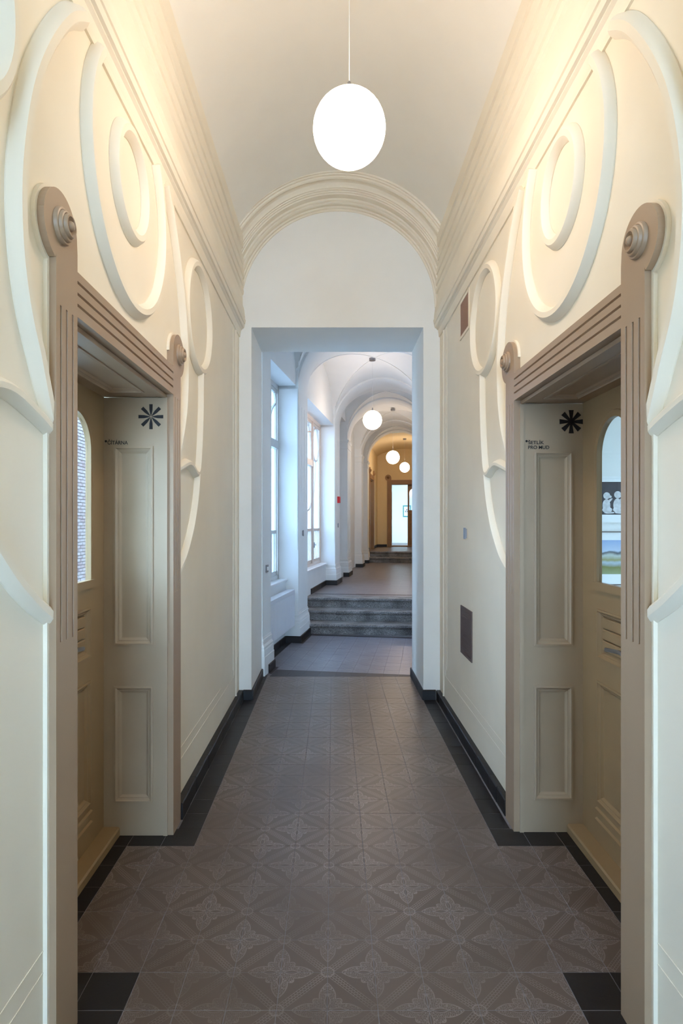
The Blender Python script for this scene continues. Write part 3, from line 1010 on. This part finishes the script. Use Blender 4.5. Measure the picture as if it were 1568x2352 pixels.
# angled strip of plum tiles
ST = .14
k = 0
s = -.66
while s < .86:
    s1 = min(s + .1705, .87)
    pa = []
    for ss in (s + G, s1 - G):
        # along this joint: from y = 6.338 up to t = ST
        tn = (6.338 - 6.4 + ss * SN) / CS
        pa.append((ss, max(tn, -.2)))
    P = [FM(s + G, pa[0][1], 0), FM(s1 - G, pa[1][1], 0), FM(s1 - G, ST, 0), FM(s + G, ST, 0)]
    MB().prism([(p[0], p[1], -.018) for p in P], [(p[0], p[1], .0004) for p in P]).build('border_tile', 'blue_tile', floor2)
    s = s1
t2A = tile_mesh('landing_tile', 'tile_daylit', .1705, .1705)
t2B = tile_mesh('landing_tile_turned', 'tile_daylit', .1705, .1705, True)
for j in range(12):
    t = ST + (j + .5) * .1705
    for i in range(-1, 10):
        s = -.66 + (i + .5) * .1705
        if i < 0 and not (.2 < t < 1.6):
            continue
        p = FM(s, t, jit())
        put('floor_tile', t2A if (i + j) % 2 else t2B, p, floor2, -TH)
for i in range(10):
    s = -.66 + (i + .5) * .1705
    p = FM(s, ST + 12 * .1705 + .045, 0)
    put('border_tile', tile_mesh('border_tile', 'blue_tile', .1705, .09), p, floor2, -TH)
MB().box(FM, (-.92, -.835), (.24, 1.62), (-.018, 0)).build('border_tile', 'dark_tile', floor2)
MB().box(FM, (-.70, -.664), (-.05, .26), (-.018, .0002)).build('border_tile', 'dark_tile', floor2)
MB().box(FM, (-.70, -.664), (1.60, 2.3), (-.018, .0002)).build('border_tile', 'dark_tile', floor2)

stairs = empty('granite_steps', FM(.1, 2.6, 0))
tag(stairs, 'flight of three worn grey granite steps beyond the opening', 'steps')
def step(root, t0, t1, z0, z1, s0=-.918, s1=1.032, skew=.055):
    def sm(s, t, z):
        return FM(s, t + skew * (s + .35), z)
    pr = [(t0 + .02, z0), (t0 + .02, z1 - .062), (t0 + .012, z1 - .056), (t0 + .012, z1 - .048), (t0, z1 - .044), (t0 - .006, z1 - .03), (t0 - .002, z1 - .008), (t0 + .008, z1), (t1, z1), (t1, z0)]
    n = 24
    rings = []
    for k in range(n + 1):
        s = s0 + (s1 - s0) * k / n
        worn = .004 * math.exp(-((s - .2) / .5) ** 2)
        rings.append([sm(s, t, z - (worn if z > z1 - .02 else 0)) for t, z in pr])
    MB().loft(rings).build('step', 'stone', root)
step(stairs, 2.32, 2.72, 0, .148); step(stairs, 2.66, 3.08, 0, .30); step(stairs, 3.02, 3.44, 0, UP)
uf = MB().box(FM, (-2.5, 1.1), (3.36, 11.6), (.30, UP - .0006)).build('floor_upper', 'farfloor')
struct(uf, 'daylight-tinted tile floor of the upper corridor above the first steps', 'floor')
for i in range(11):
    s = -.86 + (i + .5) * .1705
    p = FM(s, 3.52 + .04 * (s + .35), UP + .0006)
    put('border_tile', tile_mesh('border_tile', 'blue_tile', .1705, .12), p, uf, -TH)
stairs2 = empty('granite_steps', FM(.3, 11.9, UP))
tag(stairs2, 'dark pair of granite steps in front of the far ochre bay', 'steps')
step(stairs2, 11.56, 11.95, UP, UP + .16, -.9, 1.25, 0); step(stairs2, 11.90, 12.3, UP, UP2, -.9, 1.25, 0)
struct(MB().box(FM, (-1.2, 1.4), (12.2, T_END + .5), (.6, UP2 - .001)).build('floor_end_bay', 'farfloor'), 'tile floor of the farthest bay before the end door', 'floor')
side_step = empty('granite_step', FM(-1.3, 6.2, UP))
tag(side_step, 'single granite step in the side passage between two piers', 'step')
rings = [[FM(-.90 - a, t, UP + z) for a, z in ((0, 0), (0, .10), (-.012, .105), (-.014, .14), (-.004, .15), (.6, .15), (.6, 0))] for t in (5.60, 6.77)]
MB().loft(rings).build('step', 'stone', side_step)

# skirting tiles of the farther corridor
fm_s = lambda sf: (lambda u, d, z: FM(sf - d, u, z))       # wall facing the corridor
fm_t = lambda tf: (lambda u, d, z: FM(u, tf + d, z))       # face turned to the viewer
runs = [(fm_s(S_SH), -.02, .24, -.048, 0), (fm_s(S_NICHE), .25, 1.62, -.012, 0), (fm_t(1.66), S_NICHE + .01, S_SH + .048, -.048, 0), (fm_s(S_SH), 1.615, 2.34, -.048, 0)]
skirting('baseboard_landing', 'black skirting tiles below the radiator and first pier', runs, None)
runs = [(fm_s(S_NICHE), 3.44, 4.93, -.014, 0), (fm_t(4.97), S_NICHE + .01, S_SH + .048, -.048, 0), (fm_s(S_SH), 4.925, 5.635, -.048, 0),
        (fm_t(6.78), -.83, S_SH + .048, -.048, 0), (fm_s(S_SH), 6.735, 7.4, -.048, 0), (fm_t(9.67), -.9, S_SH + .048, -.048, 0), (fm_s(S_SH), 9.625, 10.18, -.048, 0),
        (fm_t(11.30), -.9, S_SH + .048, -.048, 0), (fm_s(S_SH), 11.26, 11.55, -.048, 0)]
skirting('baseboard_upper', 'black skirting tiles along the piers of the upper corridor', runs, None, z0=UP, step=.24)
runs = [(fm_s(-.80), 12.2, DT0 - .17, -.014, 0), (fm_s(-.80), DT1 + .17, T_END, -.014, 0), (fm_t(T_END), -.80, EC - DY - .16, -.014, 0)]
skirting('baseboard_end_bay', 'black skirting tiles round the farthest bay', runs, None, z0=UP2, step=.3)

struct(MB().box(ident, (-2.4, 4.2), (-4.9, 24), (5.0, 15)).build('wall_sky_block', 'white'), 'unseen storeys added above the corridor to hold back sky light', 'wall')  # unseen mass added to cut the sky light on the courtyard bricks
# ------------------------------------------------------------------ windows
def win(name, label, t0, t1, mull, mat, spec):
    """casement window in the plane S_WIN"""
    root = empty(name, FM(S_WIN, (t0 + t1) / 2, Z_SILL))
    struct(root, label, 'window')
    m = lambda u, d, z: FM(S_WIN - d, u, z)
    zb, zt = Z_SILL + .012, Z_HEAD
    f = MB()
    f.box(m, (t0, t0 + .05), (-.03, .05), (zb, zt)); f.box(m, (t1 - .05, t1), (-.03, .05), (zb, zt))
    f.box(m, (t0, t1), (-.03, .05), (zb, zb + .05)); f.box(m, (t0, t1), (-.03, .05), (zt - .07, zt))
    f.build('window_frame', mat, root)
    xs = [t0 + .05] + mull + [t1 - .05]
    for u in mull:
        MB().box(m, (u - .022, u + .022), (-.05, .03), (zb + .05, zt - .07)).build('mullion', mat, root)
    for k in range(len(xs) - 1):
        a, b = xs[k], xs[k + 1]
        sash = MB()
        w_ = .045
        sash.box(m, (a + .022, a + .022 + w_), (-.02, .02), (zb + .05, zt - .07)); sash.box(m, (b - .022 - w_, b - .022), (-.02, .02), (zb + .05, zt - .07))
        sash.box(m, (a, b), (-.02, .02), (zb + .05, zb + .11)); sash.box(m, (a, b), (-.02, .02), (zt - .12, zt - .07))
        so = sash.build('sash', mat, root)
        MB().box(m, (a + .03, b - .03), (.004, .006), (zb + .06, zt - .09)).build('glass_pane', 'frost', so)
        MB().box(m, (a + .02, b - .02), (-.024, .02), (1.50, 1.545)).build('glazing_bar', mat, so)
        n = max(1, round((b - a) / .24) - 0)
        for q in range(1, n + 1):
            u = a + (b - a) * q / (n + 1)
            MB().box(m, (u - .014, u + .014), (-.02, .02), (zb + .1, 1.51)).build('glazing_bar', mat, so)
        if spec[k] == 'transom':
            MB().box(m, (a + .0, b - .0), (-.045, .03), (2.655, 2.765)).build('transom', mat, root)
            r = (b - a) * .62
            arc = [(b - r * .95 + r * cos(radians(g)), 3.47 - r * 1.4 + r * 1.4 * sin(radians(g))) for g in range(-25, 92, 6)]
            arc = [(u, z) for u, z in arc if a + .03 < u < b - .03 and 2.76 < z < 3.43]
            if len(arc) > 2:
                MB().rib(m, arc, [(-.012, -.01), (-.012, .018), (.012, .018), (.012, -.01)], 0).build('curved_bar', mat, so)
            arc2 = catmull([(a + .05, 2.78), (a + .09, 2.95), (a + .18, 3.15), (b - .05, 3.28)], 6)
            MB().rib(m, arc2, [(-.012, -.01), (-.012, .018), (.012, .018), (.012, -.01)], 0).build('curved_bar', mat, so)
            if (b - a) > .6:
                arc3 = [((a + b) / 2 + .36 * cos(radians(g)), 2.02 + .16 * sin(radians(g))) for g in range(185, 356, 8)]
                MB().rib(m, arc3, [(-.016, -.01), (-.016, .018), (.016, .018), (.016, -.01)], 0).build('curved_bar', mat, so)
        else:
            cu, cz, r = (a + b) / 2 + .01, 3.10, (b - a) * .36
            ring = [(cu + r * cos(radians(g)), cz + r * 1.06 * sin(radians(g))) for g in range(0, 360, 8)]
            MB().rib(m, ring, [(-.014, -.01), (-.014, .018), (.014, .018), (.014, -.01)], 0, True).build('curved_bar', mat, so)
            arc = catmull([(cu + .02, cz - r * 1.06), (cu - .02, 2.55), (cu - .12, 2.3), (cu - .24, 2.12), (a + .05, 2.02)], 6)
            MB().rib(m, arc, [(-.009, -.01), (-.009, .015), (.009, .015), (.009, -.01)], 0).build('curved_bar', mat, so)
        if spec[k] == 'ring':
            h = MB()
            h.box(m, (a - .006, a + .014), (-.07, -.05), (1.20, 1.30)); h.box(m, (a - .006, a + .08), (-.085, -.07), (1.245, 1.26))
            h.build('window_handle', 'metal', root)
    # board under the window
    sl = MB()
    pts = [(.0, Z_SILL), (-.145, Z_SILL - .004), (-.155, Z_SILL - .012), (-.155, Z_SILL - .034), (0.0, Z_SILL - .034)]
    pts = [(d, z + .016) for d, z in pts]
    sl.prism([m(t0 - .0, d, z) for d, z in pts], [m(t1 + .035, d, z) for d, z in pts])
    sl.build('window_sill', 'sill', root)
    return root
win('window_1', 'tall pale window with curved bars above the radiator', .22, 1.655, [.70, 1.17], 'winframe', ['transom', 'transom', 'transom'])
win('window_2', 'tall pale window with a round bar beside the granite steps', 2.32, 4.965, [3.24, 4.12], 'winframe2', ['ring', 'transom', 'ring'])
# latch on the first window
# ------------------------------------------------------------------ radiator
rad = empty('radiator', FM(-.83, .86, .15))
tag(rad, 'white ribbed panel radiator under the first window', 'radiator')
rt0, rt1, rz0, rz1, rs = .20, 1.55, .238, .741, -.77
n = 40
pr = []
for k in range(n):
    t = rt0 + .012 + (rt1 - rt0 - .024) * k / n
    st = (rt1 - rt0 - .024) / n
    pr += [(rs - .007, t), (rs - .007, t + st * .25), (rs, t + st * .35), (rs, t + st * .85), (rs - .006, t + st * .98)]
ring = [(rs - .012, rt0 + .012)] + pr + [(rs - .012, rt1 - .012)]
MB().prism([FM(s, t, rz0 + .012) for s, t in ring], [FM(s, t, rz1 - .05) for s, t in ring]).build('front_panel', 'radiator', rad)
MB().box(FM, (rs - .10, rs - .013), (rt0 + .005, rt1 - .005), (rz0 + .01, rz1 - .04)).build('core', 'radiator', rad)
tg = MB()
tg.box(FM, (rs - .105, rs + .001), (rt0, rt1), (rz1 - .012, rz1)); tg.box(FM, (rs - .012, rs + .001), (rt0, rt1), (rz1 - .055, rz1 - .012))
tg.build('top_cover', 'radiator', rad)
for t in (rt0, rt1 - .012):
    MB().box(FM, (rs - .105, rs + .001), (t, t + .012), (rz0, rz1 - .012)).build('side_panel', 'radiator', rad)
MB().box(FM, (rs - .003, rs + .002), (rt0 - .001, rt0 + .006), (.58, .635)).build('maker_plate', 'darkmetal', rad)
for t in (.5, 1.3):
    MB().box(FM, (S_NICHE, rs - .09), (t, t + .03), (.3, .66)).build('wall_hook', 'radiator', rad)

# ------------------------------------------------------------------ small fittings
def h_bracket(m, u, z, d, label, sc=1.0):
    o = MB()
    o.box(m, (u - .022 * sc, u - .014 * sc), (d - .016, d), (z - .035, z + .035))
    o.box(m, (u + .012 * sc, u + .024 * sc), (d - .016, d), (z - .042, z + .042))
    o.box(m, (u - .014 * sc, u + .012 * sc), (d - .012, d - .004), (z - .005, z + .006))
    r = o.build('wall_bracket', 'metal')
    return tag(r, label, 'bracket', 'small metal wall brackets')
h_bracket(RW, 4.43, 1.565, WALL_D, 'small steel bracket on the right wall between two vents')
h_bracket(fm_s(S_SH), 1.94, 1.50, 0, 'small steel bracket on the pier beside the radiator')
h_bracket(fm_s(S_SH), 5.33, 1.60, 0, 'small steel bracket below the red alarm box')

def vent(m, u0, u1, z0, z1, d, mat, label, border='wall'):
    root = empty('wall_vent', m((u0 + u1) / 2, d, z0))
    tag(root, label, 'vent')
    fr = MB()
    b = .022
    fr.box(m, (u0 - b, u1 + b), (d - .008, d + .002), (z0 - b, z0)); fr.box(m, (u0 - b, u1 + b), (d - .008, d + .002), (z1, z1 + b))
    fr.box(m, (u0 - b, u0), (d - .008, d + .002), (z0, z1)); fr.box(m, (u1, u1 + b), (d - .008, d + .002), (z0, z1))
    fr.build('vent_frame', border, root)
    MB().box(m, (u0, u1), (d - .001, d + .002), (z0, z1)).build('backing', 'darkmetal', root)
    mesh = MB()
    n = 26
    for k in range(n):
        u = u0 + (u1 - u0) * (k + .5) / n
        mesh.box(m, (u - .0045, u + .0045), (d - .004, d - .001), (z0, z1))
        z = z0 + (z1 - z0) * (k + .5) / n
        mesh.box(m, (u0, u1), (d - .005, d - .002), (z - .0045, z + .0045))
    g = mesh.build('vent_mesh', mat, root)
    g['kind'] = 'stuff'
    return root
vent(RW, 4.33, 4.60, 3.085, 3.335, WALL_D, 'vent', 'brown upper vent with a pale frame near the cornice')
vent(RW, 4.25, 4.57, .665, .985, WALL_D, 'ventdark', 'brown lower vent set flush in the right wall', 'ventdark')

al = empty('alarm_box', FM(S_SH, 5.36, 2.04))
tag(al, 'red fire alarm box on the white pier', 'alarm')
am = fm_s(S_SH)
MB().box(am, (5.26, 5.40), (-.045, 0), (2.045, 2.17)).build('alarm_body', 'red', al)
MB().box(am, (5.285, 5.375), (-.049, -.045), (2.075, 2.14)).build('alarm_pane', 'red', al)

sw = empty('light_switch', FM(S_SH, .03, 1.10))
tag(sw, 'square steel light switch on the edge of the opening', 'switch')
MB().box(am, (-.015, .065), (-.012, 0), (1.10, 1.18)).build('switch_plate', 'metal', sw)
MB().box(am, (.005, .045), (-.017, -.012), (1.12, 1.16)).build('switch_rocker', 'paper', sw)

# ------------------------------------------------------------------ far doors
EM = lambda u, d, z: FM(u, T_END - .034 + d, z)
D4 = portal('door_4', 'brown scrolled doorway at the far end with one leaf open', EM, UP2, EC, 'oak', 'oak', (False, True), handle=False)
LM3 = lambda u, d, z: FM(-.80 + .034 - d, u, z)
D3 = portal('door_3', 'narrow brown door on the left wall of the farthest bay', LM3, UP2, 13.2, 'oak', 'leaf')

# room beyond the far door
er = MB()
E0, E1 = T_END + .42, T_END + 3.6
er.box(FM, (-2.0, 3.0), (E1, E1 + .15), (.5, 4.4))
er.box(FM, (-.75, -.6), (E0, E0 + .5), (.5, 4.4)); er.box(FM, (-.75, -.6), (E0 + 1.3, E1), (.5, 4.4)); er.box(FM, (-.75, -.6), (E0 + .5, E0 + 1.3), (.5, UP2 + .8)); er.box(FM, (-.75, -.6), (E0 + .5, E0 + 1.3), (2.5, 4.4))
er.box(FM, (3.0, 3.15), (E0, E1), (.5, 4.4)); er.box(FM, (-2, 3.1), (E0 - .3, E1 + .15), (4.3, 4.45))
struct(er.build('wall_far_room', 'white'), 'white walls of the room beyond the far door', 'wall')
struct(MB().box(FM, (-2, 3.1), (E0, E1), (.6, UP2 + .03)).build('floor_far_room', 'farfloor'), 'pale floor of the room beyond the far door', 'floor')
pr_ = empty('framed_picture', FM(.0, E1, 1.9))
tag(pr_, 'small teal bordered picture on the wall beyond the far door', 'picture')
x, y, z = at(934, 1174, 25.2)
# position in the far frame
ps = (x * CS - (y - 6.4) * SN)
pm = lambda u, d, zz: FM(u, E1 - d, zz)
MB().box(pm, (ps - .17, ps + .17), (0, .02), (z - .25, z + .25)).build('picture_border', 'teal', pr_)
MB().box(pm, (ps - .125, ps + .125), (.02, .024), (z - .2, z + .2)).build('sheet', 'paper', pr_)
ink = MB()
for k, (a, b, c, d) in enumerate(((-.09, -.02, .05, .02), (-.05, -.06, .02, .09), (.0, -.03, .06, .03), (-.02, .03, .03, .06), (.05, -.08, .03, .08))):
    ink.box(pm, (ps + a, ps + a + c), (.024, .0255), (z + b, z + b + d))
ink.build('ink_marks', 'black', pr_)

# ------------------------------------------------------------------ cabinet room behind the right door
rr = MB()
RX0, RX1, RY0, RY1 = X0 + HW + .46, 3.7, 1.0, 4.32
rr.box(ident, (RX0 - .1, RX1), (RY1, RY1 + .15), (-.05, 3.5)); rr.box(ident, (RX0 - .1, RX1), (RY0 - .15, RY0), (-.05, 3.5))
rr.box(ident, (RX1, RX1 + .2), (RY0, 2.1), (-.05, 3.5)); rr.box(ident, (RX1, RX1 + .2), (3.3, RY1 + .15), (-.05, 3.5))
rr.box(ident, (RX1, RX1 + .2), (2.1, 3.3), (-.05, 1.0)); rr.box(ident, (RX1, RX1 + .2), (2.1, 3.3), (2.5, 3.5))
rr.box(ident, (RX0 - .1, RX1 + .2), (RY0 - .15, RY1 + .15), (3.4, 3.55))
struct(rr.build('wall_print_room', 'white'), 'white room with prints seen through the right door', 'wall')
struct(MB().box(ident, (RX0, RX1), (RY0, RY1), (-.06, .0)).build('floor_print_room', 'farfloor'), 'floor of the print room behind the right door', 'floor')

def print_mat(name, cols, pos, scale, dist, vertical=True):
    m, nt, p = new_mat(name)
    L = nt.links.new
    tc = N(nt, 'ShaderNodeTexCoord')
    mp = N(nt, 'ShaderNodeMapping'); mp.inputs['Scale'].default_value = (1.5, 1, 1)
    L(tc.outputs['Object'], mp.inputs['Vector'])
    no = N(nt, 'ShaderNodeTexNoise'); no.inputs['Scale'].default_value = scale; no.inputs['Detail'].default_value = 5
    L(mp.outputs[0], no.inputs['Vector'])
    sp = N(nt, 'ShaderNodeSeparateXYZ'); L(tc.outputs['Object'], sp.inputs[0])
    ad = N(nt, 'ShaderNodeMath', operation='MULTIPLY_ADD')
    L(no.outputs['Fac'], ad.inputs[0]); ad.inputs[1].default_value = dist; L(sp.outputs['Z'], ad.inputs[2])
    mr = N(nt, 'ShaderNodeMapRange'); mr.inputs['From Min'].default_value = dist * .5; mr.inputs['From Max'].default_value = .247 + dist * .5
    L(ad.outputs[0], mr.inputs['Value'])
    cr = N(nt, 'ShaderNodeValToRGB'); cr.color_ramp.interpolation = 'LINEAR'
    el = cr.color_ramp.elements
    while len(el) < len(cols): el.new(0.5)
    for e, c, q in zip(el, cols, pos):
        e.position = q; e.color = lin(*c)
    L(mr.outputs[0], cr.inputs['Fac']); L(cr.outputs['Color'], p.inputs['Base Color'])
    p.inputs['Roughness'].default_value = .8
    return m
M['landscape'] = print_mat('landscape_print', [(150, 160, 120), (118, 122, 60), (176, 190, 205), (150, 150, 95), (190, 196, 190), (70, 80, 90), (190, 205, 225), (150, 175, 215)],
                           [0, .2, .34, .42, .55, .63, .68, 1.0], 9, .05)
M['etch'] = paint('dark_print', (52, 56, 66), .8, .15, scale=60)
M['figure'] = paint('pale_print', (212, 212, 214), .8, .18, scale=45)

wm = lambda u, d, z: (u, RY1 - d, z)
px_at = lambda px, py: at(px, py, RY1)
def frame(name, label, xc, wdt, z0, z1, fmat, fw, mat_inner, i0, i1, iw):
    root = empty(name, (xc, RY1, z0))
    tag(root, label, 'picture')
    a, b = xc - wdt / 2, xc + wdt / 2
    f = MB()
    f.box(wm, (a, b), (0, .025), (z0, z0 + fw)); f.box(wm, (a, b), (0, .025), (z1 - fw, z1)); f.box(wm, (a, a + fw), (0, .025), (z0, z1)); f.box(wm, (b - fw, b), (0, .025), (z0, z1))
    f.build('picture_frame', fmat, root)
    MB().box(wm, (a + fw, b - fw), (0, .010), (z0 + fw, z1 - fw)).build('mount', 'paper', root)
    s = MB().box(wm, (xc - iw / 2, xc + iw / 2), (.010, .012), (i0, i1)).build('print_sheet', mat_inner, root)
    return root, s
zz = lambda py: px_at(1400, py)[2]
XC = px_at(1408, 1100)[0]
fr1, s1 = frame('framed_print', 'white framed dark print with two pale figures in the right room', XC - .02, .46, zz(1200), zz(1095), 'paper', .012, 'etch', zz(1182), zz(1107), .38)
for dx, sc in ((-.056, .95), (.024, 1.0)):
    b = MB()
    cx, cz = XC + dx, zz(1180)
    ell = lambda ox, oz, ra, rb, rot=0: [(cx + sc * (ox + ra * cos(t) * cos(rot) - rb * sin(t) * sin(rot)), cz + sc * (oz + ra * cos(t) * sin(rot) + rb * sin(t) * cos(rot)))
                                         for t in [2 * pi * k / 20 for k in range(20)]]
    shapes = [ell(0, .062, .030, .050), ell(.006, .030, .038, .022), ell(.022, .008, .040, .008), ell(.002, .138, .026, .026), ell(.026, .130, .014, .010), ell(.022, .098, .030, .008, .7)]
    for i_, o_ in enumerate(shapes):
        b.prism([wm(u, .012, z) for u, z in o_], [wm(u, .0130 + .0003 * i_, z) for u, z in o_])
    b.build('pale_figure', 'figure', s1)
fr2, s2 = frame('framed_print', 'dark framed green and blue landscape print in the right room', XC - .02, .52, zz(1343.5), zz(1220.5), 'pframe', .0065, 'landscape', zz(1318.5), zz(1240.5), .44)
con = empty('print_table', (XC, RY1 - .3, 0))
tag(con, 'white cabinet with a print lying on top behind the right pane', 'cabinet')
tz = zz(1357)
MB().box(ident, (XC - .34, XC + .5), (RY1 - .62, RY1 - .02), (0, tz - .03)).build('cabinet_body', 'paper', con)
MB().box(ident, (XC - .36, XC + .52), (RY1 - .64, RY1 - .01), (tz - .03, tz - .004)).build('cabinet_top', 'paper', con)
MB().box(ident, (XC - .2, XC + .2), (RY1 - .58, RY1 - .2), (tz - .004, tz - .002)).build('loose_print', 'landscape', con)

# ------------------------------------------------------------------ reading room behind the left door and the brick wall across the court
lr = MB()
LX0, LX1 = X0 - HW - .46, -2.2
lr.box(ident, (LX1 - .2, LX0), (.8, 1.0), (-.05, 4.4)); lr.box(ident, (LX1 - .2, LX0), (6.25, 6.38), (-.05, 4.4))
lr.box(ident, (LX1 - .2, LX1), (1.0, 1.4), (-.05, 4.4)); lr.box(ident, (LX1 - .2, LX1), (3.4, 4.3), (-.05, 4.4))
lr.box(ident, (LX1 - .2, LX1), (1.0, 6.25), (-.05, .6)); lr.box(ident, (LX1 - .2, LX1), (1.0, 6.25), (3.9, 4.4))
lr.box(ident, (LX1 - .2, LX0), (.8, 6.38), (4.3, 4.45))
struct(lr.build('wall_reading_room', 'white'), 'white reading room behind the left door', 'wall')
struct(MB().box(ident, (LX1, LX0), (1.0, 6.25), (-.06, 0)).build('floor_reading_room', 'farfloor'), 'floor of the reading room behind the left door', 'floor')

BXW = -6.3
base = MB().box(ident, (BXW - .5, BXW), (9.5, 20.0), (-1.0, 9.0)).build('wall_courtyard', 'mortar')
struct(base, 'whitewashed brick wall across the courtyard seen through the left pane', 'wall')
bm_ = bpy.data.meshes.new('brick')
h_, l_, d_ = .036, .121, .012
bm_.from_pydata([(0, -l_, -h_), (0, l_, -h_), (0, l_, h_), (0, -l_, h_), (d_, -l_ + .006, -h_ + .005), (d_, l_ - .006, -h_ + .005), (d_, l_ - .006, h_ - .005), (d_, -l_ + .006, h_ - .005)], [],
                [(4, 5, 6, 7), (0, 1, 5, 4), (1, 2, 6, 5), (2, 3, 7, 6), (3, 0, 4, 7)])
bm_.materials.append(M['brick'])
for r in range(54):
    for k in range(6):
        y = 14.12 + k * .256 + (.128 if r % 2 else 0)
        if y > 15.5: continue
        o = put('brick', bm_, (BXW + .001 + random.uniform(0, .008), y, -.10 + r * .082), base)
struct(MB().box(ident, (-30, 30), (-20, 45), (-1.2, -1.0)).build('ground', 'ground'), 'pale courtyard paving outside the windows', 'ground')
